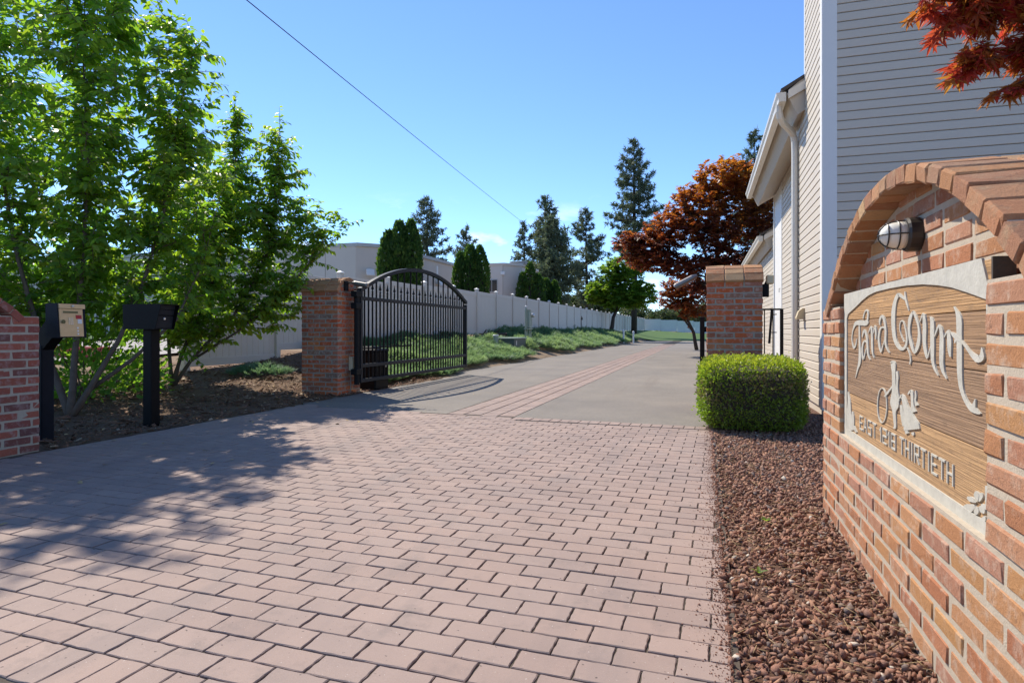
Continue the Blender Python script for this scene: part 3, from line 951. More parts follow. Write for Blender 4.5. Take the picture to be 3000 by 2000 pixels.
RIBBONS=[([(3.047,0.927),(3.049,0.921),(3.053,0.913),(3.06,0.906),(3.073,0.897),(3.088,0.889),(3.09,0.887),(3.09,0.889),(3.103,0.896),(3.113,0.905),(3.12,0.913),(3.123,0.922),(3.124,0.932),(3.121,0.941),(3.116,0.95),(3.108,0.959),(3.097,0.967),(3.082,0.975),(3.068,0.981),(3.053,0.985),(3.04,0.987),(3.03,0.988),(3.021,0.987),(3.008,0.986),(2.991,0.985),(2.971,0.985),(2.95,0.984),(2.929,0.984),(2.911,0.983),(2.889,0.983),(2.861,0.985),(2.842,0.991),(2.836,0.996),(2.834,0.999)],[(3.038,0.927),(3.04,0.921),(3.041,0.913),(3.044,0.905),(3.053,0.896),(3.065,0.887),(3.09,0.881),(3.114,0.886),(3.124,0.895),(3.131,0.904),(3.136,0.913),(3.139,0.922),(3.14,0.932),(3.137,0.941),(3.132,0.951),(3.126,0.96),(3.118,0.969),(3.109,0.977),(3.1,0.984),(3.093,0.991),(3.085,0.996),(3.068,1.002),(3.042,1.005),(3.017,1.007),(2.994,1.008),(2.969,1.008),(2.945,1.007),(2.925,1.006),(2.908,1.006),(2.898,1.006),(2.901,1.005),(2.898,1.004),(2.886,1.005),(2.876,1.006)]),
([(2.851,0.991),(2.846,0.998),(2.841,1.008),(2.836,1.017),(2.834,1.025),(2.834,1.033),(2.837,1.04),(2.843,1.045),(2.855,1.049),(2.874,1.051),(2.889,1.048),(2.901,1.043),(2.911,1.037),(2.921,1.029),(2.929,1.02),(2.935,1.013)],[(2.88,0.993),(2.873,1.0),(2.865,1.009),(2.858,1.018),(2.856,1.026),(2.856,1.034),(2.858,1.04),(2.863,1.043),(2.867,1.045),(2.867,1.046),(2.874,1.044),(2.886,1.041),(2.897,1.036),(2.907,1.028),(2.915,1.019),(2.92,1.012)]),
([(3.002,0.983),(3.003,0.972),(3.003,0.957),(3.003,0.941),(3.002,0.923),(3.001,0.905),(3.0,0.888),(3.0,0.873),(3.001,0.86),(3.002,0.848),(3.005,0.837),(3.008,0.828),(3.013,0.819),(3.02,0.81),(3.028,0.801),(3.037,0.791),(3.047,0.777),(3.057,0.763),(3.065,0.753)],[(2.982,0.983),(2.981,0.972),(2.979,0.957),(2.977,0.941),(2.974,0.924),(2.97,0.905),(2.967,0.889),(2.964,0.874),(2.961,0.861),(2.96,0.85),(2.962,0.839),(2.965,0.829),(2.972,0.819),(2.984,0.81),(3.0,0.801),(3.015,0.791),(3.03,0.777),(3.045,0.764),(3.056,0.754)]),
([(2.932,0.934),(2.929,0.937),(2.925,0.941),(2.92,0.946),(2.912,0.953),(2.903,0.96),(2.9,0.962),(2.909,0.961),(2.902,0.957),(2.894,0.951),(2.887,0.944),(2.881,0.937),(2.875,0.929),(2.871,0.917),(2.868,0.903),(2.864,0.891),(2.862,0.881),(2.861,0.872),(2.855,0.863),(2.842,0.855),(2.826,0.848),(2.815,0.844)],[(2.94,0.934),(2.94,0.937),(2.941,0.942),(2.939,0.947),(2.934,0.954),(2.927,0.962),(2.912,0.968),(2.886,0.965),(2.876,0.959),(2.867,0.953),(2.859,0.946),(2.851,0.939),(2.845,0.93),(2.841,0.918),(2.839,0.904),(2.836,0.892),(2.835,0.882),(2.834,0.873),(2.832,0.865),(2.824,0.857),(2.815,0.85),(2.807,0.845)]),
([(2.859,0.913),(2.866,0.916),(2.877,0.92),(2.898,0.923),(2.917,0.919),(2.931,0.913),(2.941,0.906),(2.947,0.896),(2.951,0.885),(2.952,0.873),(2.949,0.86),(2.944,0.847),(2.936,0.839),(2.908,0.842),(2.901,0.85),(2.894,0.859),(2.883,0.871),(2.871,0.883),(2.862,0.891)],[(2.871,0.91),(2.88,0.913),(2.892,0.917),(2.894,0.917),(2.899,0.916),(2.909,0.911),(2.918,0.905),(2.925,0.896),(2.929,0.885),(2.93,0.874),(2.927,0.861),(2.92,0.849),(2.914,0.843),(2.928,0.843),(2.919,0.851),(2.908,0.86),(2.895,0.871),(2.882,0.883),(2.872,0.891)]),
([(2.832,0.952),(2.818,0.961),(2.801,0.972),(2.793,0.975),(2.801,0.974),(2.798,0.965),(2.796,0.952),(2.794,0.933),(2.793,0.911),(2.791,0.893),(2.787,0.882),(2.783,0.875),(2.777,0.869),(2.769,0.862),(2.76,0.857),(2.753,0.854)],[(2.839,0.952),(2.83,0.961),(2.817,0.973),(2.8,0.981),(2.778,0.975),(2.773,0.965),(2.769,0.952),(2.767,0.934),(2.766,0.912),(2.764,0.894),(2.763,0.883),(2.761,0.876),(2.759,0.87),(2.755,0.864),(2.75,0.859),(2.746,0.855)]),
([(2.755,0.952),(2.747,0.962),(2.736,0.975),(2.73,0.98),(2.741,0.977),(2.738,0.967),(2.735,0.957),(2.732,0.946),(2.729,0.936),(2.727,0.928)],[(2.762,0.952),(2.757,0.963),(2.751,0.976),(2.741,0.984),(2.719,0.978),(2.713,0.968),(2.71,0.957),(2.711,0.947),(2.715,0.936),(2.718,0.928)]),
([(2.659,0.983),(2.659,0.987),(2.66,0.993),(2.656,0.999),(2.647,1.006),(2.635,1.013),(2.636,1.014),(2.635,1.013),(2.624,1.005),(2.614,0.995),(2.606,0.985),(2.601,0.974),(2.598,0.962),(2.599,0.948),(2.603,0.934),(2.603,0.921),(2.597,0.91),(2.588,0.902),(2.578,0.896),(2.565,0.889),(2.553,0.885),(2.544,0.881)],[(2.667,0.983),(2.672,0.987),(2.677,0.993),(2.678,1.0),(2.671,1.009),(2.659,1.017),(2.634,1.022),(2.611,1.016),(2.599,1.007),(2.59,0.997),(2.582,0.986),(2.577,0.974),(2.573,0.962),(2.573,0.948),(2.576,0.934),(2.576,0.921),(2.572,0.912),(2.567,0.904),(2.561,0.898),(2.553,0.891),(2.545,0.886),(2.539,0.882)]),
([(2.587,0.97),(2.593,0.972),(2.602,0.976),(2.616,0.978),(2.634,0.978),(2.654,0.976),(2.67,0.97),(2.681,0.96),(2.688,0.948),(2.693,0.936),(2.693,0.925),(2.69,0.915),(2.685,0.905),(2.676,0.894),(2.666,0.884),(2.647,0.878),(2.632,0.886),(2.625,0.896),(2.617,0.906),(2.607,0.915),(2.597,0.924),(2.591,0.93)],[(2.6,0.967),(2.606,0.969),(2.614,0.972),(2.62,0.972),(2.629,0.972),(2.639,0.971),(2.648,0.967),(2.657,0.959),(2.664,0.947),(2.668,0.936),(2.668,0.926),(2.664,0.916),(2.659,0.907),(2.653,0.896),(2.647,0.886),(2.649,0.883),(2.646,0.886),(2.637,0.897),(2.628,0.907),(2.617,0.916),(2.607,0.925),(2.6,0.93)]),
([(2.316,1.028),(2.32,1.034),(2.325,1.043),(2.331,1.051),(2.337,1.059),(2.342,1.067),(2.347,1.074),(2.35,1.081),(2.353,1.088),(2.355,1.092)],[(2.321,1.027),(2.328,1.033),(2.338,1.042),(2.347,1.05),(2.354,1.059),(2.36,1.066),(2.364,1.074),(2.365,1.082),(2.364,1.088),(2.363,1.093)]),
([(2.349,1.064),(2.355,1.067),(2.364,1.071),(2.372,1.074),(2.38,1.077),(2.388,1.081),(2.396,1.084),(2.404,1.087),(2.42,1.092),(2.447,1.092),(2.463,1.085),(2.477,1.077),(2.489,1.067),(2.498,1.056),(2.506,1.044),(2.512,1.032),(2.515,1.021),(2.516,1.009),(2.516,0.997),(2.514,0.983),(2.511,0.968),(2.506,0.954),(2.5,0.942),(2.492,0.931),(2.481,0.921),(2.467,0.912),(2.45,0.904),(2.432,0.899),(2.413,0.895),(2.393,0.894),(2.372,0.896),(2.356,0.901),(2.344,0.907),(2.336,0.914),(2.332,0.922),(2.33,0.931),(2.331,0.94),(2.334,0.949),(2.34,0.958),(2.346,0.966),(2.353,0.975),(2.36,0.983),(2.368,0.989),(2.375,0.993),(2.382,0.996),(2.393,0.998),(2.404,0.996),(2.412,0.992),(2.417,0.987),(2.42,0.981),(2.421,0.973),(2.42,0.966),(2.416,0.959),(2.41,0.952),(2.403,0.945),(2.392,0.937),(2.381,0.929),(2.373,0.924)],[(2.355,1.063),(2.363,1.065),(2.374,1.067),(2.385,1.07),(2.396,1.073),(2.406,1.075),(2.416,1.078),(2.426,1.081),(2.429,1.082),(2.421,1.082),(2.429,1.078),(2.442,1.071),(2.452,1.063),(2.458,1.053),(2.463,1.041),(2.466,1.03),(2.468,1.019),(2.469,1.008),(2.469,0.996),(2.469,0.983),(2.467,0.969),(2.464,0.956),(2.459,0.944),(2.453,0.934),(2.444,0.925),(2.433,0.918),(2.42,0.911),(2.408,0.907),(2.398,0.905),(2.391,0.904),(2.385,0.904),(2.376,0.906),(2.366,0.91),(2.357,0.916),(2.351,0.923),(2.348,0.931),(2.347,0.939),(2.349,0.948),(2.353,0.957),(2.359,0.965),(2.364,0.974),(2.37,0.982),(2.376,0.988),(2.383,0.992),(2.389,0.994),(2.391,0.994),(2.396,0.993),(2.403,0.991),(2.409,0.986),(2.412,0.98),(2.414,0.973),(2.413,0.966),(2.409,0.959),(2.403,0.952),(2.395,0.945),(2.385,0.938),(2.373,0.93),(2.364,0.925)]),
([(2.342,0.906),(2.334,0.901),(2.323,0.893),(2.314,0.885),(2.31,0.879),(2.307,0.873),(2.306,0.868),(2.307,0.862),(2.31,0.856),(2.312,0.852)],[(2.336,0.907),(2.327,0.902),(2.315,0.894),(2.306,0.886),(2.3,0.88),(2.297,0.874),(2.295,0.868),(2.296,0.862),(2.3,0.856),(2.302,0.852)]),
([(2.279,1.026),(2.289,1.022),(2.304,1.015),(2.316,1.007),(2.323,0.997),(2.326,0.987),(2.328,0.976),(2.328,0.965),(2.326,0.955),(2.323,0.945),(2.318,0.934),(2.311,0.923),(2.303,0.913),(2.291,0.902),(2.278,0.893),(2.259,0.887),(2.238,0.894),(2.223,0.904),(2.212,0.914),(2.206,0.925),(2.204,0.936),(2.204,0.946),(2.206,0.957),(2.21,0.967),(2.215,0.977),(2.221,0.987),(2.228,0.995),(2.236,1.003),(2.248,1.012),(2.26,1.02),(2.269,1.025)],[(2.271,1.025),(2.275,1.019),(2.28,1.012),(2.286,1.004),(2.292,0.995),(2.298,0.985),(2.303,0.975),(2.303,0.966),(2.302,0.956),(2.298,0.946),(2.291,0.936),(2.282,0.925),(2.274,0.916),(2.267,0.905),(2.26,0.896),(2.259,0.893),(2.258,0.896),(2.251,0.906),(2.244,0.916),(2.237,0.926),(2.231,0.936),(2.227,0.946),(2.226,0.957),(2.228,0.967),(2.231,0.976),(2.238,0.985),(2.247,0.993),(2.255,1.001),(2.265,1.01),(2.274,1.018),(2.28,1.024)]),
([(2.207,0.988),(2.197,0.996),(2.184,1.007),(2.175,1.012),(2.184,1.011),(2.183,1.004),(2.182,0.995),(2.182,0.986),(2.182,0.976),(2.182,0.965),(2.183,0.953),(2.184,0.94),(2.183,0.927),(2.181,0.917),(2.176,0.907),(2.171,0.899),(2.165,0.89),(2.157,0.882),(2.147,0.876),(2.134,0.881),(2.129,0.888),(2.124,0.895),(2.118,0.904),(2.112,0.912),(2.108,0.918)],[(2.212,0.988),(2.204,0.997),(2.194,1.009),(2.184,1.016),(2.165,1.012),(2.159,1.004),(2.155,0.995),(2.152,0.986),(2.15,0.976),(2.15,0.965),(2.151,0.953),(2.153,0.94),(2.154,0.928),(2.151,0.918),(2.148,0.91),(2.144,0.901),(2.142,0.892),(2.14,0.884),(2.141,0.881),(2.144,0.882),(2.138,0.889),(2.132,0.896),(2.125,0.904),(2.119,0.912),(2.114,0.918)]),
([(2.121,1.003),(2.118,1.0),(2.116,0.996),(2.115,0.989),(2.115,0.978),(2.116,0.964),(2.116,0.949),(2.115,0.935),(2.115,0.921),(2.113,0.908),(2.113,0.896),(2.112,0.884),(2.109,0.873),(2.103,0.864),(2.096,0.856),(2.088,0.849),(2.076,0.842),(2.064,0.836),(2.056,0.832)],[(2.116,1.004),(2.108,1.002),(2.096,0.998),(2.087,0.99),(2.084,0.978),(2.084,0.964),(2.084,0.949),(2.083,0.936),(2.083,0.922),(2.083,0.909),(2.084,0.897),(2.085,0.885),(2.084,0.875),(2.082,0.866),(2.077,0.859),(2.072,0.852),(2.065,0.845),(2.056,0.838),(2.05,0.833)]),
([(2.077,0.944),(2.065,0.955),(2.05,0.969),(2.041,0.974),(2.046,0.972),(2.041,0.962),(2.038,0.949),(2.039,0.933),(2.041,0.914),(2.042,0.897),(2.042,0.885),(2.042,0.875),(2.04,0.865),(2.035,0.857),(2.028,0.849),(2.02,0.842),(2.009,0.836),(1.998,0.831),(1.991,0.827)],[(2.083,0.944),(2.074,0.956),(2.062,0.971),(2.048,0.98),(2.026,0.974),(2.016,0.963),(2.01,0.95),(2.008,0.933),(2.009,0.915),(2.009,0.898),(2.01,0.886),(2.011,0.876),(2.01,0.868),(2.008,0.86),(2.005,0.853),(2.002,0.846),(1.996,0.839),(1.99,0.833),(1.986,0.829)]),
([(2.001,0.943),(1.993,0.949),(1.981,0.957),(1.979,0.959),(1.982,0.956),(1.983,0.947),(1.983,0.937),(1.982,0.928),(1.981,0.918),(1.979,0.909),(1.974,0.901),(1.969,0.894),(1.965,0.89)],[(2.006,0.944),(2.0,0.95),(1.99,0.959),(1.975,0.964),(1.963,0.957),(1.957,0.948),(1.953,0.938),(1.952,0.928),(1.953,0.919),(1.954,0.91),(1.955,0.903),(1.955,0.895),(1.955,0.89)]),
([(1.959,0.955),(1.955,0.953),(1.95,0.95),(1.944,0.946),(1.936,0.943),(1.928,0.94),(1.918,0.936),(1.906,0.934),(1.895,0.932),(1.883,0.929),(1.872,0.924),(1.86,0.918),(1.849,0.911),(1.838,0.905),(1.829,0.899),(1.819,0.894),(1.809,0.889),(1.797,0.884),(1.78,0.883),(1.762,0.886),(1.751,0.892),(1.747,0.899),(1.75,0.907),(1.755,0.916),(1.759,0.921)],[(1.954,0.958),(1.947,0.957),(1.937,0.956),(1.927,0.954),(1.917,0.951),(1.908,0.948),(1.9,0.945),(1.892,0.941),(1.883,0.938),(1.873,0.933),(1.861,0.927),(1.849,0.921),(1.837,0.915),(1.824,0.91),(1.811,0.906),(1.799,0.903),(1.788,0.901),(1.78,0.901),(1.779,0.902),(1.78,0.901),(1.778,0.9),(1.773,0.901),(1.768,0.907),(1.765,0.915),(1.763,0.921)]),
([(1.928,0.928),(1.925,0.93),(1.921,0.933),(1.917,0.935),(1.914,0.936),(1.909,0.937),(1.905,0.937)],[(1.933,0.928),(1.933,0.931),(1.933,0.935),(1.931,0.939),(1.924,0.941),(1.917,0.943),(1.913,0.944)]),
([(1.939,1.026),(1.935,1.022),(1.93,1.017),(1.925,1.011),(1.923,1.006),(1.921,1.001),(1.92,0.993),(1.919,0.981),(1.918,0.966),(1.917,0.95),(1.917,0.934),(1.917,0.918),(1.916,0.901),(1.916,0.885),(1.915,0.868),(1.914,0.853),(1.911,0.838),(1.907,0.826),(1.902,0.814),(1.895,0.804),(1.887,0.795),(1.879,0.787),(1.87,0.78),(1.862,0.774),(1.853,0.769),(1.844,0.764),(1.835,0.76),(1.823,0.757),(1.805,0.756),(1.786,0.756),(1.774,0.757)],[(1.935,1.027),(1.929,1.024),(1.92,1.019),(1.911,1.014),(1.901,1.009),(1.892,1.003),(1.885,0.994),(1.882,0.981),(1.883,0.966),(1.883,0.951),(1.882,0.935),(1.882,0.919),(1.882,0.903),(1.882,0.886),(1.882,0.87),(1.882,0.855),(1.881,0.841),(1.879,0.829),(1.877,0.818),(1.872,0.808),(1.866,0.799),(1.859,0.792),(1.851,0.786),(1.843,0.781),(1.833,0.777),(1.822,0.775),(1.811,0.773),(1.801,0.772),(1.789,0.768),(1.778,0.763),(1.769,0.76)]),
([(1.801,0.792),(1.807,0.786),(1.814,0.779),(1.82,0.772),(1.822,0.766),(1.821,0.761),(1.82,0.759)],[(1.797,0.792),(1.798,0.786),(1.798,0.779),(1.798,0.773),(1.797,0.77),(1.795,0.766),(1.793,0.764)]),
([(2.524,0.846),(2.515,0.846),(2.507,0.844),(2.514,0.843),(2.52,0.843),(2.52,0.841),(2.519,0.836),(2.516,0.829),(2.511,0.821),(2.507,0.813),(2.506,0.805),(2.505,0.798),(2.505,0.79),(2.504,0.782),(2.504,0.774),(2.504,0.767),(2.505,0.759),(2.506,0.751),(2.508,0.743),(2.511,0.736),(2.515,0.729),(2.519,0.723),(2.523,0.716),(2.527,0.71),(2.529,0.704),(2.527,0.698),(2.522,0.693),(2.517,0.689),(2.511,0.685),(2.505,0.68),(2.5,0.674),(2.496,0.665),(2.493,0.656),(2.49,0.647),(2.487,0.639),(2.484,0.633),(2.482,0.628),(2.484,0.622),(2.487,0.618),(2.49,0.614)],[(2.526,0.849),(2.518,0.852),(2.504,0.855),(2.48,0.855),(2.467,0.85),(2.463,0.845),(2.462,0.84),(2.463,0.833),(2.466,0.824),(2.467,0.816),(2.467,0.808),(2.466,0.801),(2.465,0.793),(2.464,0.786),(2.463,0.778),(2.461,0.771),(2.46,0.763),(2.459,0.755),(2.457,0.748),(2.455,0.741),(2.452,0.736),(2.447,0.731),(2.44,0.727),(2.432,0.723),(2.427,0.718),(2.425,0.712),(2.427,0.705),(2.43,0.698),(2.44,0.691),(2.451,0.685),(2.459,0.679),(2.461,0.67),(2.46,0.661),(2.459,0.652),(2.458,0.644),(2.456,0.637),(2.456,0.631),(2.458,0.625),(2.461,0.62),(2.464,0.617)]),
([(2.461,0.819),(2.459,0.814),(2.457,0.808),(2.455,0.801),(2.454,0.793),(2.454,0.786),(2.454,0.778),(2.457,0.77),(2.461,0.763),(2.462,0.754),(2.456,0.744),(2.448,0.734),(2.441,0.726),(2.437,0.722),(2.434,0.72),(2.432,0.718)],[(2.438,0.822),(2.435,0.817),(2.431,0.81),(2.429,0.803),(2.43,0.795),(2.434,0.787),(2.436,0.779),(2.436,0.772),(2.436,0.765),(2.434,0.757),(2.43,0.748),(2.424,0.738),(2.42,0.729),(2.419,0.725),(2.418,0.722),(2.419,0.72)]),
([(2.509,0.764),(2.521,0.758),(2.538,0.751),(2.553,0.744),(2.564,0.739),(2.573,0.735),(2.581,0.731),(2.591,0.726),(2.602,0.72),(2.609,0.716)],[(2.493,0.761),(2.505,0.756),(2.521,0.749),(2.536,0.742),(2.545,0.737),(2.552,0.733),(2.561,0.729),(2.576,0.723),(2.592,0.719),(2.603,0.715)]),
([(2.578,0.686),(2.578,0.681),(2.579,0.675),(2.58,0.669),(2.581,0.664),(2.583,0.658),(2.586,0.653),(2.589,0.648),(2.592,0.643),(2.595,0.639),(2.599,0.634),(2.603,0.63),(2.608,0.627),(2.612,0.624),(2.617,0.621),(2.622,0.619),(2.626,0.617),(2.631,0.616),(2.635,0.615),(2.639,0.615),(2.643,0.615),(2.647,0.615),(2.652,0.616),(2.657,0.618),(2.662,0.619),(2.667,0.622),(2.671,0.625),(2.675,0.628),(2.679,0.632),(2.682,0.636),(2.685,0.64),(2.688,0.645),(2.69,0.65),(2.692,0.655),(2.693,0.661),(2.694,0.667),(2.694,0.672),(2.694,0.678),(2.693,0.684),(2.692,0.69),(2.69,0.696),(2.688,0.701),(2.685,0.707),(2.682,0.712),(2.679,0.717),(2.675,0.721),(2.671,0.726),(2.666,0.73),(2.662,0.733),(2.657,0.736),(2.652,0.738),(2.647,0.74),(2.643,0.742),(2.638,0.743),(2.635,0.743),(2.631,0.744),(2.626,0.743),(2.622,0.743),(2.617,0.742),(2.612,0.74),(2.608,0.738),(2.603,0.735),(2.599,0.732),(2.595,0.729),(2.592,0.725),(2.589,0.721),(2.586,0.717),(2.583,0.712),(2.581,0.707),(2.58,0.702),(2.579,0.696),(2.578,0.69),(2.578,0.686)],[(2.568,0.687),(2.569,0.682),(2.569,0.676),(2.57,0.67),(2.572,0.665),(2.574,0.659),(2.576,0.654),(2.579,0.649),(2.583,0.644),(2.586,0.639),(2.59,0.635),(2.594,0.631),(2.599,0.627),(2.604,0.624),(2.609,0.621),(2.615,0.618),(2.621,0.616),(2.628,0.614),(2.635,0.613),(2.642,0.612),(2.648,0.612),(2.655,0.612),(2.661,0.613),(2.666,0.615),(2.671,0.617),(2.676,0.62),(2.681,0.623),(2.685,0.626),(2.689,0.63),(2.693,0.634),(2.696,0.639),(2.698,0.644),(2.701,0.649),(2.702,0.654),(2.704,0.66),(2.704,0.665),(2.705,0.671),(2.704,0.677),(2.704,0.683),(2.702,0.689),(2.7,0.695),(2.698,0.701),(2.696,0.706),(2.692,0.711),(2.689,0.716),(2.685,0.721),(2.681,0.726),(2.676,0.73),(2.671,0.733),(2.666,0.737),(2.66,0.739),(2.655,0.742),(2.648,0.744),(2.642,0.745),(2.635,0.746),(2.627,0.746),(2.621,0.746),(2.615,0.745),(2.609,0.744),(2.604,0.742),(2.599,0.74),(2.594,0.737),(2.59,0.734),(2.586,0.731),(2.582,0.727),(2.579,0.723),(2.576,0.718),(2.574,0.713),(2.572,0.708),(2.57,0.703),(2.569,0.697),(2.569,0.691),(2.568,0.687)]),
([(2.414,0.728),(2.403,0.732),(2.389,0.736),(2.391,0.735),(2.399,0.734),(2.394,0.731),(2.389,0.726),(2.385,0.719),(2.381,0.712),(2.378,0.704),(2.373,0.696),(2.369,0.689),(2.366,0.682),(2.366,0.675),(2.366,0.667),(2.366,0.659),(2.366,0.651),(2.368,0.644),(2.37,0.638),(2.37,0.634),(2.368,0.629),(2.367,0.626)],[(2.421,0.728),(2.417,0.733),(2.41,0.74),(2.388,0.747),(2.365,0.744),(2.356,0.739),(2.348,0.734),(2.34,0.728),(2.332,0.721),(2.324,0.715),(2.312,0.71),(2.3,0.705),(2.287,0.7),(2.275,0.694),(2.265,0.688),(2.255,0.684),(2.243,0.68),(2.23,0.676),(2.22,0.671),(2.214,0.664),(2.211,0.659),(2.209,0.656)]),
([(2.412,0.707),(2.411,0.701),(2.41,0.693),(2.408,0.684),(2.405,0.676),(2.401,0.667),(2.396,0.659),(2.391,0.65),(2.385,0.643),(2.381,0.638)],[(2.39,0.71),(2.385,0.705),(2.378,0.698),(2.372,0.691),(2.366,0.683),(2.36,0.675),(2.354,0.667),(2.347,0.66),(2.339,0.653),(2.334,0.649)]),
([(2.324,0.751),(2.313,0.756),(2.3,0.761),(2.299,0.762),(2.306,0.761),(2.302,0.757),(2.299,0.752),(2.297,0.746),(2.296,0.74),(2.296,0.733),(2.296,0.726),(2.296,0.718),(2.295,0.711),(2.293,0.705),(2.29,0.699),(2.288,0.696)],[(2.331,0.752),(2.325,0.757),(2.316,0.764),(2.298,0.77),(2.28,0.767),(2.275,0.761),(2.272,0.755),(2.272,0.749),(2.272,0.742),(2.272,0.736),(2.27,0.729),(2.267,0.722),(2.263,0.717),(2.257,0.712),(2.249,0.708),(2.244,0.706)]),
([(2.255,0.771),(2.256,0.766),(2.257,0.76),(2.258,0.754),(2.259,0.748),(2.261,0.743),(2.261,0.737),(2.259,0.731),(2.257,0.725),(2.255,0.721)],[(2.248,0.772),(2.246,0.768),(2.243,0.762),(2.241,0.756),(2.243,0.749),(2.247,0.744),(2.247,0.739),(2.241,0.734),(2.232,0.731),(2.225,0.728)]),
([(2.36,0.626),(2.353,0.616)],[(2.333,0.633),(2.32,0.625)]),
([(2.292,0.631),(2.282,0.623)],[(2.266,0.637),(2.263,0.628)]),
([(3.219,0.676),(3.216,0.663),(3.212,0.646),(3.212,0.628),(3.22,0.609),(3.231,0.589),(3.24,0.569),(3.245,0.551),(3.247,0.534),(3.247,0.52),(3.24,0.507),(3.231,0.497),(3.224,0.491)],[(3.206,0.678),(3.192,0.667),(3.173,0.651),(3.158,0.634),(3.153,0.616),(3.151,0.598),(3.145,0.582),(3.132,0.568),(3.115,0.556),(3.1,0.546),(3.088,0.536),(3.077,0.528),(3.07,0.522)]),
([(3.132,0.595),(3.133,0.587),(3.136,0.576),(3.138,0.565),(3.143,0.553),(3.148,0.542),(3.152,0.533)],[(3.106,0.599),(3.1,0.592),(3.092,0.582),(3.087,0.572),(3.085,0.56),(3.086,0.549),(3.087,0.542)]),
([(3.105,0.533),(3.067,0.509)],[(3.081,0.538),(3.032,0.517)]),
([(1.741,0.591),(1.742,0.583),(1.742,0.571),(1.742,0.561),(1.741,0.554),(1.74,0.548),(1.739,0.544)],[(1.721,0.596),(1.721,0.588),(1.72,0.577),(1.72,0.567),(1.72,0.56),(1.719,0.554),(1.719,0.55)]),
([(1.799,0.563),(1.801,0.56),(1.804,0.556),(1.806,0.553),(1.805,0.55),(1.803,0.548),(1.8,0.547),(1.796,0.545),(1.792,0.543),(1.789,0.542)],[(1.79,0.566),(1.786,0.565),(1.781,0.564),(1.777,0.562),(1.776,0.56),(1.776,0.557),(1.777,0.554),(1.778,0.55),(1.781,0.547),(1.782,0.544)]),
([(1.768,0.568),(1.772,0.565),(1.778,0.562),(1.782,0.558),(1.784,0.555),(1.784,0.553),(1.784,0.55),(1.783,0.547),(1.781,0.545),(1.78,0.543)],[(1.76,0.569),(1.758,0.567),(1.756,0.565),(1.755,0.562),(1.756,0.559),(1.759,0.557),(1.762,0.554),(1.766,0.55),(1.77,0.547),(1.774,0.544)]),
([(1.851,0.534),(1.848,0.532),(1.843,0.53),(1.838,0.529),(1.832,0.529),(1.825,0.53),(1.818,0.531),(1.81,0.532),(1.802,0.534),(1.796,0.535)],[(1.846,0.538),(1.84,0.54),(1.831,0.542),(1.823,0.544),(1.816,0.544),(1.811,0.543),(1.806,0.543),(1.801,0.541),(1.796,0.54),(1.792,0.539)]),
([(1.876,0.5),(1.869,0.501),(1.859,0.503),(1.849,0.505),(1.84,0.508),(1.833,0.511),(1.825,0.515),(1.816,0.519),(1.808,0.523),(1.802,0.526)],[(1.878,0.503),(1.872,0.507),(1.863,0.512),(1.855,0.516),(1.846,0.519),(1.838,0.521),(1.829,0.523),(1.82,0.526),(1.81,0.527),(1.804,0.529)]),
([(1.856,0.493),(1.848,0.495),(1.839,0.498),(1.83,0.501),(1.823,0.505),(1.817,0.508),(1.812,0.512),(1.806,0.517),(1.8,0.521),(1.797,0.524)],[(1.861,0.494),(1.857,0.498),(1.852,0.503),(1.846,0.507),(1.839,0.511),(1.832,0.514),(1.824,0.517),(1.816,0.521),(1.807,0.524),(1.801,0.526)]),
([(1.79,0.507),(1.786,0.51),(1.782,0.513),(1.779,0.517),(1.778,0.519),(1.778,0.521),(1.78,0.523),(1.782,0.525),(1.784,0.527),(1.786,0.528)],[(1.799,0.505),(1.801,0.506),(1.805,0.508),(1.807,0.51),(1.807,0.512),(1.805,0.515),(1.803,0.517),(1.8,0.521),(1.796,0.524),(1.793,0.527)]),
([(1.744,0.525),(1.744,0.527),(1.743,0.53),(1.744,0.533),(1.747,0.534),(1.75,0.535),(1.754,0.535),(1.76,0.536),(1.766,0.535),(1.77,0.535)],[(1.751,0.521),(1.756,0.521),(1.762,0.52),(1.768,0.52),(1.771,0.521),(1.773,0.523),(1.774,0.525),(1.775,0.528),(1.775,0.53),(1.776,0.532)]),
([(1.717,0.543),(1.72,0.545),(1.723,0.547),(1.727,0.548),(1.732,0.548),(1.738,0.547),(1.743,0.546),(1.75,0.544),(1.758,0.543),(1.763,0.541)],[(1.721,0.539),(1.726,0.538),(1.734,0.535),(1.74,0.534),(1.745,0.534),(1.75,0.534),(1.754,0.535),(1.759,0.536),(1.763,0.537),(1.766,0.538)]),
([(1.756,0.498),(1.752,0.5),(1.746,0.503),(1.742,0.505),(1.74,0.507),(1.739,0.509),(1.739,0.511),(1.739,0.514),(1.74,0.516),(1.74,0.517)],[(1.764,0.497),(1.765,0.499),(1.766,0.501),(1.767,0.503),(1.765,0.505),(1.762,0.508),(1.759,0.51),(1.754,0.512),(1.75,0.515),(1.746,0.517)]),
]

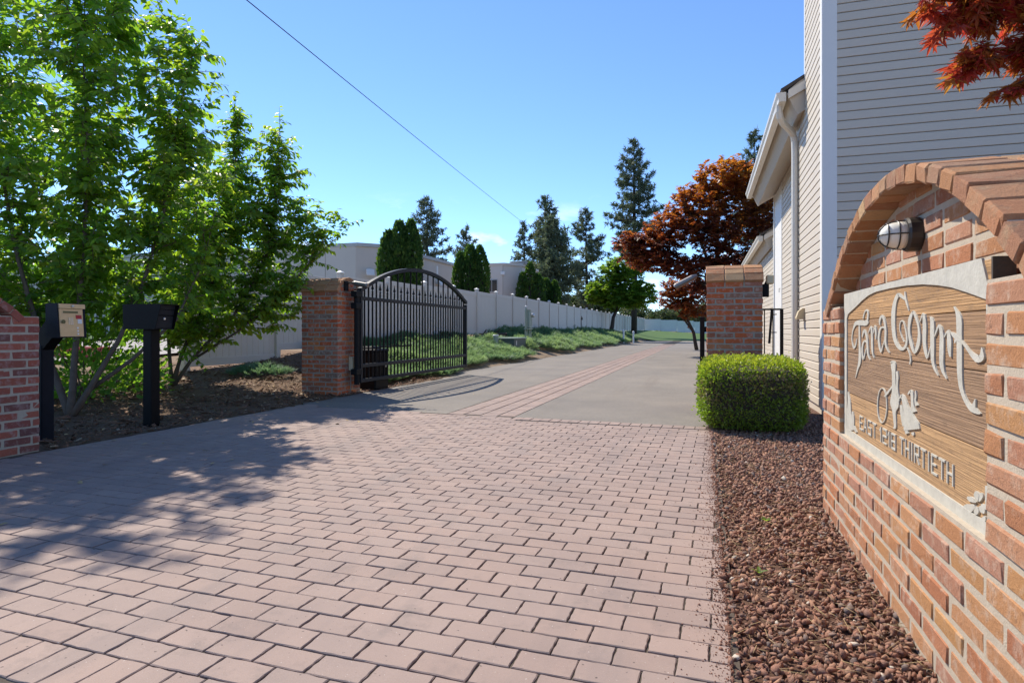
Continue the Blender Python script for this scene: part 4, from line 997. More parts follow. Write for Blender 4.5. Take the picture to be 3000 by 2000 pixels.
def letters():
    parts = [('letter', (0, 1, 2)), ('letter', (3, 4)), ('letter', (5, 6)), ('letter', (7, 8)), ('letter', (9, 10, 11)), ('letter', (12,)), ('letter', (13, 14)), ('letter', (15, 16)), ('letter', (17, 18, 19, 20)),
             ('woman_figure', (21, 22, 23)), ('hoop', (24,)), ('child_figure', (25, 26, 27, 28, 29, 30)), ('flower', (31, 32, 33)), ('flower', tuple(range(34, len(RIBBONS))))]
    for nm, ids in parts:
        b = MB()
        for k in ids:
            L, Rr = RIBBONS[k]
            fr = 0.6432 - 0.00010 * (k % 9)
            n = len(L)
            V = [sv(fr, *p) for p in L] + [sv(fr, *p) for p in Rr] + [sv(0.6480, *p) for p in L] + [sv(0.6480, *p) for p in Rr]
            F = []
            for i in range(n - 1):
                F.append((i, i + 1, n + i + 1, n + i))
                F.append((i, i + 1, 2 * n + i + 1, 2 * n + i))
                F.append((n + i, n + i + 1, 3 * n + i + 1, 3 * n + i))
            F += [(0, n, 3 * n, 2 * n), (n - 1, 2 * n - 1, 4 * n - 1, 3 * n - 1)]
            b.add(V, F)
        b.build(nm, 'signpaint', sign)
    # block capitals
    G_ = {'E': 'L0,0-0,1 B0,0-1,0 B0,1-1,1 B0,.5-.8,.5', 'A': 'L0,0-.5,1 L1,0-.5,1 B.2,.35-.8,.35', 'S': 'B0,0-1,0 B0,1-1,1 B0,.5-1,.5 L0,.5-0,1 L1,0-1,.5',
          'T': 'L.5,0-.5,1 B0,1-1,1', '1': 'L.7,0-.7,1 L.7,1--.2,.76', '2': 'B0,1-1,1 L1,.5-1,1 B0,.5-1,.5 L0,0-0,.5 B0,0-1,0', '8': 'B0,0-1,0 B0,1-1,1 B0,.5-1,.5 L0,0-0,1 L1,0-1,1',
          'H': 'L0,0-0,1 L1,0-1,1 B0,.5-1,.5', 'I': 'L.5,0-.5,1', 'R': 'L0,0-0,1 B0,1-1,1 L1,.5-1,1 B0,.5-1,.5 L.4,.5-1,0'}
    def word(s, ya, yb, z0, z1):
        ws = [0.35 if c in '1I' else 1.0 for c in s]
        gap = 0.5
        tot = sum(ws) + gap * (len(s) - 1)
        u = (ya - yb) / tot
        y = ya
        for c, wd in zip(s, ws):
            t = MB()
            for k, st in enumerate(G_[c].split()):
                p, q = [tuple(float(v) for v in a.split(',')) for a in st[1:].replace('--', '-m').split('-')] if '--' not in st else ((0.7, 1.0), (-0.2, 0.76))
                P = [(y - a * wd * u, z0 + (z1 - z0) * bb) for a, bb in (p, q)]
                d = Vector((P[1][0] - P[0][0], P[1][1] - P[0][1])); d.normalize()
                nx = Vector((-d.y, d.x)) * (0.0034 - 0.00022 * k)
                e0 = d * (0.0034 - 0.00017 * k)
                quad = [(P[0][0] - e0.x + nx.x, P[0][1] - e0.y + nx.y), (P[1][0] + e0.x + nx.x, P[1][1] + e0.y + nx.y), (P[1][0] + e0.x - nx.x, P[1][1] + e0.y - nx.y), (P[0][0] - e0.x - nx.x, P[0][1] - e0.y - nx.y)]
                t.prism([(a - 2.495, bb - 0.48) for a, bb in quad], 'x', 0.6432 - 0.66 - 0.00015 * k, 0.648 - 0.66)
            y -= (wd + gap) * u
            t.build('digit' if c.isdigit() else 'letter', 'signpaint', sign)
    word('EAST', 2.985, 2.725, 0.540, 0.594)
    word('1218', 2.665, 2.468, 0.542, 0.593)
    word('THIRTIETH', 2.415, 1.945, 0.543, 0.596)
letters()

# caged lamp over the sign
lamp = thing('caged_wall_lamp', 'round caged lamp with frosted glass mounted above the carved sign', 'lamp', (0.705, 2.43, 1.292))
lamp.scale = (0.80, 0.74, 0.74)
b = MB(); b.lathe([(0.074, 0.004), (0.080, -0.004), (0.080, -0.045), (0.074, -0.054), (0.066, -0.054)], 20, axis='x'); b.build('housing', 'bronze', lamp, smooth=False)
b = MB(); b.lathe([(0.063, -0.050), (0.063, -0.075), (0.058, -0.105), (0.046, -0.130), (0.026, -0.146), (0.006, -0.151)], 20, axis='x'); b.build('globe', 'frost', lamp, smooth=True)
b = MB()
for k in range(4):
    a = k * math.pi / 4
    pts = []
    for i in range(13):
        w = math.pi * i / 12
        rr = 0.068 * math.cos(w)
        pts.append((-0.052 - 0.104 * math.sin(w) ** 0.8, rr * math.cos(a), rr * math.sin(a)))
    if k % 2 == 0:
        b.tube(pts, 0.0030, 6)
b.tube([(-0.085, 0.0655 * math.cos(w * math.pi / 12), 0.0655 * math.sin(w * math.pi / 12)) for w in range(25)], 0.0030, 6, cap=False)
b.tube([(-0.125, 0.054 * math.cos(w * math.pi / 12), 0.054 * math.sin(w * math.pi / 12)) for w in range(25)], 0.0030, 6, cap=False)
b.build('cage', 'bronze', lamp)

# ------------------------------------------------------------------ house
HX, HY = 1.30, 7.74
house = thing('sided_house', 'tall greige house with lap siding, pale corner boards and white gutters', 'house', (HX, HY, 0))
def hp(x, y, z): return (x - HX, y - HY, z)
EX = 0.1016
def hbox(name, lo, hi, mat, parent=house, c=0.0): return box(name, hp(*lo), hp(*hi), mat, parent, c)
# wall cores
hbox('wall', (HX + 0.013, HY + 0.013, -0.1), (9.5, 9.0, 6.4), 'siding')
hbox('wall', (HX + 0.014, 8.9, -0.1), (9.4, 9.72, 4.0), 'siding')
hbox('wall', (1.552, 9.6, -0.1), (9.3, 15.0, 4.05), 'siding')
hbox('wall', (1.554, 14.9, -0.1), (9.2, 30.0, 3.15), 'siding')
board_cache = {}
def board(plane, fixed, a, b, z, z2=None):
    """one lap board: plane 'x' faces -x with extent a..b in y, plane 'y' faces -y with extent a..b in x"""
    key = (plane, round(b - a, 3))
    if key not in board_cache:
        prof = [(0.014, EX - 0.0075), (-0.0075, EX - 0.0075), (-0.0135, EX - 0.020), (-0.0145, 0.005), (-0.011, 0.0), (0.014, 0.0)]
        m = MB()
        m.prism(prof, 'y' if plane == 'x' else 'x', 0, b - a)
        me = pymesh('siding_board', m.V, m.F)
        import bmesh
        bm = bmesh.new(); bm.from_mesh(me); bmesh.ops.recalc_face_normals(bm, faces=bm.faces); bm.to_mesh(me); bm.free()
        me.materials.append(M['siding'])
        board_cache[key] = me
    o = link('siding_board', board_cache[key], None, house)
    o.location = hp(fixed, a, z) if plane == 'x' else hp(a, fixed, z)
    return o
k = 0
z = 0.085
while z < 6.25:
    board('y', HY, HX + 0.135, 9.4, z)
    board('x', HX, HY + 0.10, 8.95 if z > 3.9 else 9.66, z)
    if z < 3.95: board('x', 1.54, 9.76, 13.62, z)
    if z < 3.05: board('x', 1.542, 15.03, 29.5, z)
    z += EX
hbox('corner_board', (HX - 0.018, HY - 0.018, 0.06), (HX + 0.138, HY + 0.011, 6.3), 'trim', c=0.003)
hbox('corner_board', (HX - 0.0185, HY + 0.0115, 0.06), (HX + 0.011, HY + 0.105, 6.3), 'trim', c=0.003)
hbox('corner_board', (HX - 0.02, 8.952, 4.2), (HX + 0.09, 9.02, 6.3), 'trim', c=0.003)
hbox('corner_board', (HX - 0.02, 9.662, 0.06), (HX + 0.2, 9.74, 3.92), 'trim', c=0.003)
hbox('corner_board', (1.515, 13.625, 0.06), (1.56, 13.70, 4.0), 'trim', c=0.003)
hbox('door_panel', (1.525, 13.70, 0.05), (1.56, 14.95, 4.0), 'trim')
hbox('corner_board', (1.50, 14.95, 0.06), (1.57, 15.03, 4.0), 'trim', c=0.003)
hbox('foundation', (HX + 0.02, HY + 0.02, -0.1), (9.3, 9.6, 0.09), 'mortar_grey')
def eave(x_out, zg, ya, yb, xw, nm):
    """gutter, raked fascia, sloping soffit and roof edge running along y"""
    e = []
    g = MB()     # K style gutter
    prof = [(x_out + 0.125, zg - 0.002), (x_out + 0.125, zg - 0.125), (x_out + 0.035, zg - 0.125), (x_out + 0.028, zg - 0.075), (x_out + 0.005, zg - 0.035), (x_out, zg), (x_out + 0.010, zg),
            (x_out + 0.016, zg - 0.030), (x_out + 0.040, zg - 0.070), (x_out + 0.045, zg - 0.110), (x_out + 0.115, zg - 0.110), (x_out + 0.115, zg - 0.002)]
    g.prism([(p[0] - HX, p[1]) for p in prof], 'y', ya - HY, yb - HY)
    for yy in (ya, yb):
        g.prism([(p[0] - HX, p[1]) for p in prof[:6]], 'y', yy - HY - 0.003, yy - HY + 0.003)
    gut = g.build('gutter', 'cream', house)
    f = MB()     # fascia leaning in under the roof slope
    fx0, fz0, fx1, fz1 = x_out + 0.13, zg - 0.02, x_out + 0.27, zg - 0.31
    f.prism([(fx0 - HX, fz0), (fx1 - HX, fz1), (fx1 + 0.03 - HX, fz1 + 0.015), (fx0 + 0.03 - HX, fz0 + 0.015)], 'y', ya - HY + 0.01, yb - HY - 0.01)
    f.build('fascia', 'soffit', house)
    s = MB()
    sx1 = xw + 0.02
    sz1 = fz1 + (sx1 - fx1) * 0.56
    s.prism([(fx1 - HX, fz1 + 0.003), (sx1 - HX, sz1), (sx1 - HX, sz1 + 0.02), (fx1 - HX, fz1 + 0.025)], 'y', ya - HY + 0.012, yb - HY - 0.012)
    s.build('soffit', 'soffit', house)
    r = MB()     # roof slope up to the ridge
    rx = 5.2
    rz = zg + 0.03 + (rx - x_out - 0.08) * 0.56
    r.prism([(x_out + 0.08 - HX, zg + 0.012), (rx - HX, rz), (rx - HX, rz + 0.06), (x_out + 0.06 - HX, zg + 0.05)], 'y', ya - HY, yb - HY)
    r.prism([(rx - HX, rz), (9.8 - HX, zg + 0.6), (9.8 - HX, zg + 0.66), (rx - HX, rz + 0.06)], 'y', ya - HY, yb - HY)
    r.build('roof', 'shingle', house)
    k_ = MB()    # rake boards on both ends
    for yy in (ya - 0.025, yb + 0.001):
        k_.prism([(x_out + 0.15 - HX, zg - 0.10), (x_out + 0.15 - HX, zg + 0.01), (xw + 1.2 - HX, zg + 0.01 + (xw + 1.05 - x_out) * 0.56), (xw + 1.2 - HX, zg - 0.14 + (xw + 1.05 - x_out) * 0.56)], 'y', yy - HY, yy - HY + 0.024)
    k_.build('rake_board', 'cream', house)
    e_ = MB()    # closed end of the boxed eave
    for yy in (ya + 0.0125, yb - 0.03):
        e_.prism([(fx0 + 0.02 - HX, fz0 - 0.02), (fx1 - HX + 0.004, fz1 + 0.012), (sx1 - HX, sz1 + 0.008), (sx1 - HX, sz1 + 0.5), (fx0 + 0.03 - HX, fz0 + 0.05)], 'y', yy - HY + 0.001, yy - HY + 0.015)
    e_.build('eave_end', 'soffit', house)
    return gut
gutA = eave(0.93, 4.17, 8.97, 15.35, 1.54, 'a')
gutB = eave(1.20, 3.20, 15.55, 29.8, 1.55, 'b')
d = MB()
dp = [(0.985, 9.15, 4.06), (0.985, 9.15, 3.97), (1.00, 9.17, 3.90), (1.04, 9.25, 3.85), (1.16, 9.44, 3.79), (1.215, 9.53, 3.74), (1.235, 9.56, 3.66), (1.238, 9.565, 3.5), (1.238, 9.565, 1.6), (1.238, 9.565, 0.12)]
d.tube([hp(*p) for p in dp], 0.047, 10)
d.build('downspout', 'cream', house)
b = MB()
b.prism([(0.0, 0.0), (-0.10, 0.0), (-0.105, 0.02), (-0.075, 0.11), (-0.03, 0.145), (0.0, 0.15)], 'y', -0.07, 0.07)
v_ = b.build('vent_hood', 'beige', house); v_.location = hp(HX - 0.012, 9.05, 1.12)
b = MB(); b.tube([(0, 0, 0), (-0.03, 0, 0), (-0.03, 0, -0.08)], 0.006, 6); h_ = b.build('door_pull', 'iron', house); h_.location = hp(1.53, 13.9, 1.85)
r = MB(); r.prism([(-0.4, 6.4), (4.2, 8.6), (8.8, 6.4)], 'y', -0.35, 1.4); r.build('roof', 'shingle', house)

# ------------------------------------------------------------------ black entrance gate
GX, GY0, GY1 = -5.04, 8.32, 12.68
gate = thing('driveway_gate', 'open black iron gate with arched top and spear finials beside the brick pillar', 'gate', (GX, GY0, 0))
GL = GY1 - GY0
ZB, ZM, ZU, ZE, ZA = 0.17, 0.40, 1.44, 1.56, 2.05
Rg = ((GL / 2) ** 2 + (ZA - ZE) ** 2) / (2 * (ZA - ZE))
def arch_z(y): return ZA - Rg + math.sqrt(Rg * Rg - (y - GL / 2) ** 2)
def gbox(name, lo, hi, mat='iron_worn'): return box(name, lo, hi, mat, gate, 0.004)
gbox('stile', (-0.03, -0.03, ZB), (0.03, 0.03, ZE + 0.03))
gbox('stile', (-0.03, GL - 0.03, ZB), (0.03, GL + 0.03, ZE - 0.02))
for (nm, zz) in (('bottom_rail', ZB), ('lower_rail', ZM), ('upper_rail', ZU)):
    gbox(nm, (-0.025, 0.03, zz), (0.025, GL - 0.03, zz + 0.055))
a = MB()
V, F = [], []
for i in range(33):
    y = -0.03 + (GL + 0.06) * i / 32
    zz = arch_z(min(GL, max(0, y)))
    for (dx, dz) in ((-0.034, 0), (0.034, 0), (0.034, 0.062), (-0.034, 0.062)):
        V.append((dx, y, zz + dz))
for i in range(32):
    for j in range(4):
        F.append((i * 4 + j, i * 4 + (j + 1) % 4, i * 4 + 4 + (j + 1) % 4, i * 4 + 4 + j))
F += [(0, 1, 2, 3), (128, 129, 130, 131)]
a.add(V, F); a.build('arched_rail', 'iron_worn', gate)
NB = 35
fin = MB(); fin.lathe([(0.016, 0), (0.016, 0.02), (0.010, 0.025), (0.019, 0.045), (0.010, 0.06), (0.009, 0.075), (0.026, 0.10), (0.014, 0.125), (0.0045, 0.185), (0.001, 0.20)], 8)
fin_me = pymesh('finial', fin.V, fin.F); fin_me.materials.append(M['iron'])
bars = {}
for i in range(1, NB + 1):
    y = GL * i / (NB + 1)
    full = i % 2 == 0
    top = arch_z(y) + 0.01 if full else ZU + 0.10
    bb = box('bar', (-0.011, y - 0.011, ZB + 0.05), (0.011, y + 0.011, top), 'iron', gate, 0.002)
    if not full:
        f = link('finial', fin_me, None, bb); f.location = (0, y, top)
# hinge side
b = MB(); b.tube([(0.0, -0.10, ZB - 0.02), (0.0, -0.10, ZE + 0.03)], 0.042, 10); b.build('hinge_post', 'iron', gate)
for zz in (0.30, 1.30, 1.48):
    b = MB(); b.box((-0.05, -0.19, zz), (0.05, -0.03, zz + 0.09), c=0.006); b.build('hinge', 'iron', gate, fix=False)
op = thing('gate_operator', 'dark brown gate motor cabinet standing behind the open iron gate', 'machine', (-5.28, 9.12, 0))
box('cabinet', (-0.17, -0.22, 0.0), (0.17, 0.22, 0.62), 'blacksheet', op, 0.02)
b = MB(); b.box((-0.18, -0.235, 0.615), (0.18, 0.235, 0.67), c=0.02); b.box((-0.12, -0.18, 0.66), (0.12, 0.02, 0.71), c=0.02); b.build('hood', 'bluesteel', op, fix=False)
box('label_plate', (0.1695, 0.10, 0.36), (0.1735, 0.14, 0.44), 'white', op)
b = MB(); b.tube([(0, 0.1, 0.69), (0.15, 0.6, 0.70), (0.2, 1.0, 0.70)], 0.014, 8); b.build('drive_arm', 'iron', op)
def spot(label, loc, dirx, rise):
    s = thing('spot_lamp', label, 'lamp', loc)
    b = MB(); b.box((-0.012, -0.045, -0.09), (0.012, 0.045, 0.06), c=0.004); b.build('bracket', 'iron', s, fix=False)
    b = MB(); b.tube([(0, 0, 0.0), (dirx * 0.05, 0, 0.03), (dirx * 0.11, 0, 0.025)], 0.012, 8); b.build('arm', 'iron', s)
    b = MB(); e = Vector((dirx * 0.27, 0.0, rise)); p0 = Vector((dirx * 0.10, 0, 0.03))
    b.tube([p0, p0 + e * 0.12, p0 + e * 0.2, p0 + e * 0.9, p0 + e], [0.016, 0.03, 0.036, 0.038, 0.034], 12); b.build('lamp_tube', 'lamp_grey', s)
    return s
spot('grey tube lamp on the end of the pillar cap above the iron gate', (-5.165, 8.13, 1.66), 1, -0.05)
spot('grey tube lamp reaching over the drive from the pillar behind the hedge', (0.02, 8.05, 1.63), -1, -0.14)
kb = thing('lock_box', 'small beige switch box on the gate pillar near its foot', 'box', (-5.165, 8.28, 0.36))
box('case', (-0.02, -0.06, 0), (0.05, 0.06, 0.21), 'beige', kb, 0.006)
box('lock', (0.0495, -0.02, 0.13), (0.056, 0.02, 0.17), 'steel', kb)
b = MB(); b.tube([(0.0, -0.02, 0.0), (0.0, -0.03, -0.2), (0.0, -0.03, -0.34)], 0.008, 6); b.build('conduit', 'mortar_grey', kb)
lp = thing('latch_post', 'thin dark gate stop post against the pillar behind the hedge', 'post', (-0.02, 8.5, 0))
box('post', (-0.03, -0.03, -0.02), (0.03, 0.03, 1.15), 'iron', lp, 0.004)
box('catch', (0.026, -0.02, 0.95), (0.07, 0.02, 1.02), 'iron', lp)
box('catch', (0.026, -0.02, 0.35), (0.07, 0.02, 0.42), 'iron', lp)
fl = thing('flood_light', 'small cream flood light and black box on the corner of the pillar by the house', 'lamp', (0.67, 7.92, 1.5))
box('junction_box', (-0.005, -0.05, -0.13), (0.07, 0.05, 0.02), 'blacksheet', fl, 0.006)
b = MB(); b.tube([(0.03, 0, 0.01), (0.05, 0, 0.06)], 0.015, 8); b.build('arm', 'blacksheet', fl)
b = MB(); b.box((0.04, -0.05, 0.02), (0.125, 0.05, 0.13), c=0.012); b.build('head', 'beige', fl, fix=False)
sg = thing('side_gate', 'small black wrought iron gate between the brick pillar and the house', 'gate', (0.45, 11.4, 0))
W_ = 0.82
b = MB(); b.box((0, -0.012, 1.32), (W_, 0.012, 1.35)); b.build('top_rail', 'iron', sg, fix=False)
b = MB(); b.box((0, -0.012, 0.12), (W_, 0.012, 0.15)); b.build('bottom_rail', 'iron', sg, fix=False)
for i in range(7):
    x = W_ * i / 6
    wd = 0.026 if i in (0, 6) else 0.009
    box('post' if i in (0, 6) else 'bar', (x - wd, -wd, 0.0), (x + wd, wd, 1.345), 'iron', sg)
b = MB(); b.tube([(0.62, -0.03, 0.75), (0.66, -0.04, 1.32)], 0.02, 8); b.tube([(0.66, -0.02, 1.24), (0.74, -0.02, 1.25)], 0.008, 6); b.tube([(0.64, -0.02, 0.94), (0.74, -0.02, 0.94)], 0.008, 6); b.build('closer', 'iron', sg)

# ------------------------------------------------------------------ call box and mailbox
cb = thing('call_box', 'brass fronted intercom call box on a dark steel gooseneck post', 'intercom', (-5.46, 3.87, 0))
box('post', (-0.055, -0.055, -0.03), (0.055, 0.055, 0.84), 'bluesteel', cb, 0.006)
b = MB(); b.prism([(-0.055, 0.78), (0.055, 0.80), (0.20, 0.93), (0.20, 1.10), (0.15, 1.10), (-0.055, 0.90)], 'y', -0.05, 0.05); b.build('gooseneck', 'blacksheet', cb)
hb = MB(); hb.prism([(0.185, 0.905), (0.34, 0.905), (0.315, 1.195), (0.185, 1.195)], 'y', -0.115, 0.125); hb.build('housing', 'bluesteel', cb)
def face(name, y0, y1, z0, z1, mat, proud=0.003, th=0.004):
    def xf(z): return 0.34 - 0.025 * (z - 0.905) / 0.29
    m = MB()
    m.prism([(xf(z0) - 0.001, z0), (xf(z0) + proud + th, z0), (xf(z1) + proud + th, z1), (xf(z1) - 0.001, z1)], 'y', y0, y1)
    return m.build(name, mat, cb)
face('front_panel', -0.105, 0.098, 0.915, 1.148, 'brass', 0.002)
face('lid_strip', -0.107, 0.118, 1.152, 1.190, 'brass', 0.010)
face('display', -0.072, 0.055, 1.112, 1.130, 'lcd', 0.005)
face('warning_sticker', 0.035, 0.085, 1.065, 1.098, 'red', 0.005)
face('notice_sticker', 0.050, 0.085, 1.025, 1.063, 'white', 0.005)
for i in range(3):
    for j in range(4):
        face('key', -0.028 + i * 0.014, -0.019 + i * 0.014, 1.017 + j * 0.0155, 1.028 + j * 0.0155, 'steel', 0.006)
for j in range(3):
    face('button', 0.040, 0.053, 0.930 + j * 0.026, 0.943 + j * 0.026, 'white', 0.006)
b = MB(); b.lathe([(0.011, 0.0), (0.011, 0.008), (0.006, 0.010)], 10, (0.333, 0.005, 1.171), axis='x'); b.build('lock', 'steel', cb)
b = MB(); b.lathe([(0.017, 0.0), (0.017, 0.002)], 14, (0.3415, -0.078, 1.04), axis='x'); b.build('speaker_grille', 'lcd', cb)

mbx = thing('mailbox', 'black steel locking mailbox on a square black post', 'mailbox', (-5.36, 4.87, 0))
box('post', (-0.055, -0.055, -0.03), (0.055, 0.055, 0.98), 'blacksheet', mbx, 0.006)
b = MB(); b.prism([(-0.24, 0.98), (0.17, 0.98), (0.245, 1.225), (0.235, 1.232), (-0.25, 1.232)], 'y', -0.115, -0.109)
b.prism([(-0.24, 0.98), (0.17, 0.98), (0.245, 1.225), (0.235, 1.232), (-0.25, 1.232)], 'y', 0.109, 0.115)
b.box((-0.25, -0.1085, 1.224), (0.243, 0.1085, 1.2315)); b.box((-0.24, -0.1085, 0.9805), (0.168, 0.1085, 0.988)); b.box((-0.248, -0.1085, 0.99), (-0.24, 0.1085, 1.222))
b.build('body', 'blacksheet', mbx, fix=True)
dr = MB(); dr.prism([(0.135, 0.99), (0.150, 0.99), (0.170, 1.115), (0.155, 1.115)], 'y', -0.107, 0.107); dr = dr.build('door', 'iron_worn', mbx)
b = MB(); b.prism([(0.158, 1.122), (0.172, 1.122), (0.186, 1.175), (0.172, 1.175)], 'y', -0.107, 0.107); b.prism([(0.172, 1.18), (0.188, 1.18), (0.200, 1.221), (0.185, 1.221)], 'y', -0.107, 0.107); b.build('mail_slot', 'iron_worn', mbx)
b = MB(); b.lathe([(0.014, 0.0), (0.014, 0.012), (0.009, 0.015)], 12, (0.160, 0.0, 1.085), axis='x'); b.build('lock', 'steel', dr)

# ------------------------------------------------------------------ vinyl fence
fence = thing('vinyl_fence', 'long taupe vinyl privacy fence with capped posts on the bank above the junipers', 'fence', (FENCE_X, 8.58, 0))
BAY = 2.42
post_me = None
pk = {}
nb = 36
FH = 1.72
capb = MB(); capb.box((-0.08, -0.08, 0), (0.08, 0.08, 0.03), c=0.006); capb.add([(-0.075, -0.075, 0.029), (0.075, -0.075, 0.029), (0.075, 0.075, 0.029), (-0.075, 0.075, 0.029), (0, 0, 0.075)], [(0, 1, 4), (1, 2, 4), (2, 3, 4), (3, 0, 4)])
cap_me = pymesh('post_cap', capb.V, capb.F); cap_me.materials.append(M['vinyl_white'])
pm_ = MB(); pm_.box((-0.065, -0.065, -0.25), (0.065, 0.065, FH + 0.06), c=0.005)
post_me = pymesh('post', pm_.V, pm_.F); post_me.materials.append(M['vinyl'])
def railme(nm, h):
    m = MB(); m.box((-0.025, 0.066, 0), (0.025, BAY - 0.066, h), c=0.004)
    me = pymesh(nm, m.V, m.F); me.materials.append(M['vinyl']); return me
top_me, bot_me = railme('top_rail', 0.15), railme('bottom_rail', 0.15)
NP = 14
pw_ = (BAY - 0.14) / NP
m = MB(); m.box((-0.011, 0.0006, 0.12), (0.011, pw_ - 0.0035, FH - 0.12), c=0.005)
pick_me = pymesh('picket', m.V, m.F); pick_me.materials.append(M['vinyl'])
m = MB()
for i in range(NP): m.box((-0.011, 0.07 + i * pw_ + 0.0006, 0.12), (0.011, 0.07 + (i + 1) * pw_ - 0.0035, FH - 0.12), c=0.005)
pan_me = pymesh('picket_panel', m.V, m.F); pan_me.materials.append(M['vinyl'])
for k in range(nb + 1):
    y = 8.58 + k * BAY
    zb = G(FENCE_X, min(y, 97) + BAY / 2)
    zp = max(zb, G(FENCE_X, y - BAY / 2) if k else zb)
    p = link('post', post_me, None, fence); p.location = (0, y - 8.58, zp)
    c = link('post_cap', cap_me, None, p); c.location = (0, 0, FH + 0.06)
    if k == nb: break
    for me, zz in ((top_me, FH - 0.15), (bot_me, 0.03)):
        q = link(me.name.split('.')[0], me, None, fence); q.location = (0, y - 8.58, zb + zz)
    if k < 7:
        for i in range(NP):
            q = link('picket', pick_me, None, fence); q.location = (0, y - 8.58 + 0.07 + i * pw_, zb)
    else:
        q = link('picket_panel', pan_me, None, fence); q.location = (0, y - 8.58, zb); tag(q, kind='stuff')
YE = 97.2
far = thing('white_fence', 'white vinyl fence crossing behind the lawn at the far end of the drive', 'fence', (FENCE_X, YE, 0))
for k in range(9):
    x = k * BAY
    zb = G(FENCE_X + x + 1.2, YE)
    m = MB(); m.box((x - 0.06, -0.06, zb - 0.4), (x + 0.06, 0.06, zb + 1.84)); m.build('post', 'vinyl_white', far, fix=False)
    m = MB()
    for i in range(NP): m.box((x + 0.07 + i * pw_, -0.012, zb + 0.02), (x + 0.07 + (i + 1) * pw_ - 0.003, 0.012, zb + 1.70))
    tag(m.build('picket_panel', 'vinyl_white', far, fix=False), kind='stuff')
    box('top_rail', (x + 0.06, -0.03, zb + 1.66), (x + BAY - 0.06, 0.03, zb + 1.78), 'vinyl_white', far)

# ------------------------------------------------------------------ things on the bank
def on_bank(x, y, dz=0.0): return (x, y, G(x, y) + dz)
tr = thing('utility_cabinet', 'low dark utility cabinet with a pale lid sunk in the junipers', 'utility box', on_bank(-6.75, 21.6, 0.10))
box('body', (-0.32, -0.75, -0.25), (0.32, 0.75, 0.26), 'dark_green', tr, 0.01)
box('lid', (-0.35, -0.78, 0.262), (0.35, 0.78, 0.31), 'green_metal', tr, 0.01)
box('label_plate', (0.3195, -0.5, 0.04), (0.324, -0.42, 0.20), 'white', tr)
pd = thing('utility_pedestal', 'short round pale green pedestal next to the low utility cabinet', 'utility box', on_bank(-6.95, 20.35, 0.1))
b = MB(); b.lathe([(0.095, -0.2), (0.095, 0.34)], 14); b.build('tube', 'green_metal', pd, smooth=False)
b = MB(); b.lathe([(0.105, 0.335), (0.105, 0.37), (0.09, 0.385)], 14); b.build('cap', 'white', pd)
mt = thing('meter_post', 'tall pale green electric meter cabinet on conduit legs above the junipers', 'utility meter', on_bank(-6.9, 24.4, 0.0))
for (x, y) in ((-0.05, -0.30), (-0.02, -0.17), (0.03, 0.02), (0.05, 0.16)):
    b = MB(); b.tube([(x, y, -0.1), (x, y, 0.75)], 0.03, 8); b.build('conduit', 'green_metal', mt)
box('cabinet', (-0.10, -0.22, 0.72), (0.10, 0.06, 1.46), 'green_metal', mt, 0.01)
b = MB(); b.box((-0.12, -0.24, 1.4605), (0.13, 0.08, 1.485)); b.build('cabinet_lid', 'white', mt, fix=False)
b = MB(); b.tube([(-0.02, -0.30, 0.7), (-0.02, -0.30, 1.55)], 0.03, 8); b.build('mast', 'green_metal', mt)
b = MB(); b.lathe([(0.05, 0), (0.05, 0.05), (0.02, 0.08)], 10, (-0.02, -0.30, 1.55)); b.build('mast_cap', 'white', mt)
box('meter_box', (-0.08, 0.062, 0.68), (0.08, 0.26, 1.22), 'green_metal', mt, 0.01)
b = MB(); b.lathe([(0.085, 0), (0.085, 0.08), (0.06, 0.12), (0.02, 0.13)], 14, (0.0805, 0.16, 1.24), axis='x'); b.build('meter_dial', 'steel', mt)
b = MB(); b.box((-0.11, -0.36, 0.66), (0.11, 0.24, 0.70)); b.build('brace', 'green_metal', mt, fix=False)
b = MB(); b.box((-0.08, -0.33, 0.28), (0.08, 0.2, 0.31)); b.build('brace', 'green_metal', mt, fix=False)
for i, (x, y, rz, L, lab) in enumerate(((-7.8, 21.3, 0.5, 1.3, 'dark split log lying against the fence bank, nearer of two'), (-7.9, 22.6, -0.4, 1.5, 'dark bark log lying against the fence bank behind the cabinet'))):
    lg = thing('log', lab, 'log', on_bank(x, y, 0.10), rz, 'logs on the bank')
    b = MB(); b.tube([(-0.1, -L / 2, 0.0), (0, 0, 0.10), (0.12, L / 2, 0.13)], [0.09, 0.085, 0.07], 8); b.build('trunk', 'bark_dark', lg)
    b = MB(); b.tube([(0, 0.1, 0.1), (0.2, 0.3, 0.35)], [0.04, 0.02], 6); b.build('stub', 'bark_dark', lg)
for i, (x, y, lab) in enumerate(((-5.75, 46.5, 'white pipe bollard at the far drive edge, first of two'), (-5.35, 49.5, 'white pipe bollard at the far drive edge, second of two'))):
    bo = thing('bollard', lab, 'bollard', on_bank(x, y), 0, 'white pipes at the drive edge')
    b = MB(); b.lathe([(0.07, -0.05), (0.07, 0.78)], 10); b.build('pipe', 'white', bo)
    b = MB(); b.lathe([(0.09, 0.775), (0.09, 0.86), (0.05, 0.93), (0.01, 0.95)], 10); b.build('cap', 'white', bo)
sp = thing('faucet_pipe', 'thin black standpipe poking up from the junipers near the fence', 'pipe', on_bank(-7.9, 41.0))
b = MB(); b.tube([(0, 0, -0.1), (0, 0, 1.15), (0, 0.1, 1.28), (0, 0.25, 1.2)], 0.022, 6); b.build('pipe', 'iron', sp)
b = MB(); b.tube([(0, 0.22, 1.2), (0, 0.30, 1.05)], 0.05, 8); b.build('tap', 'iron', sp)

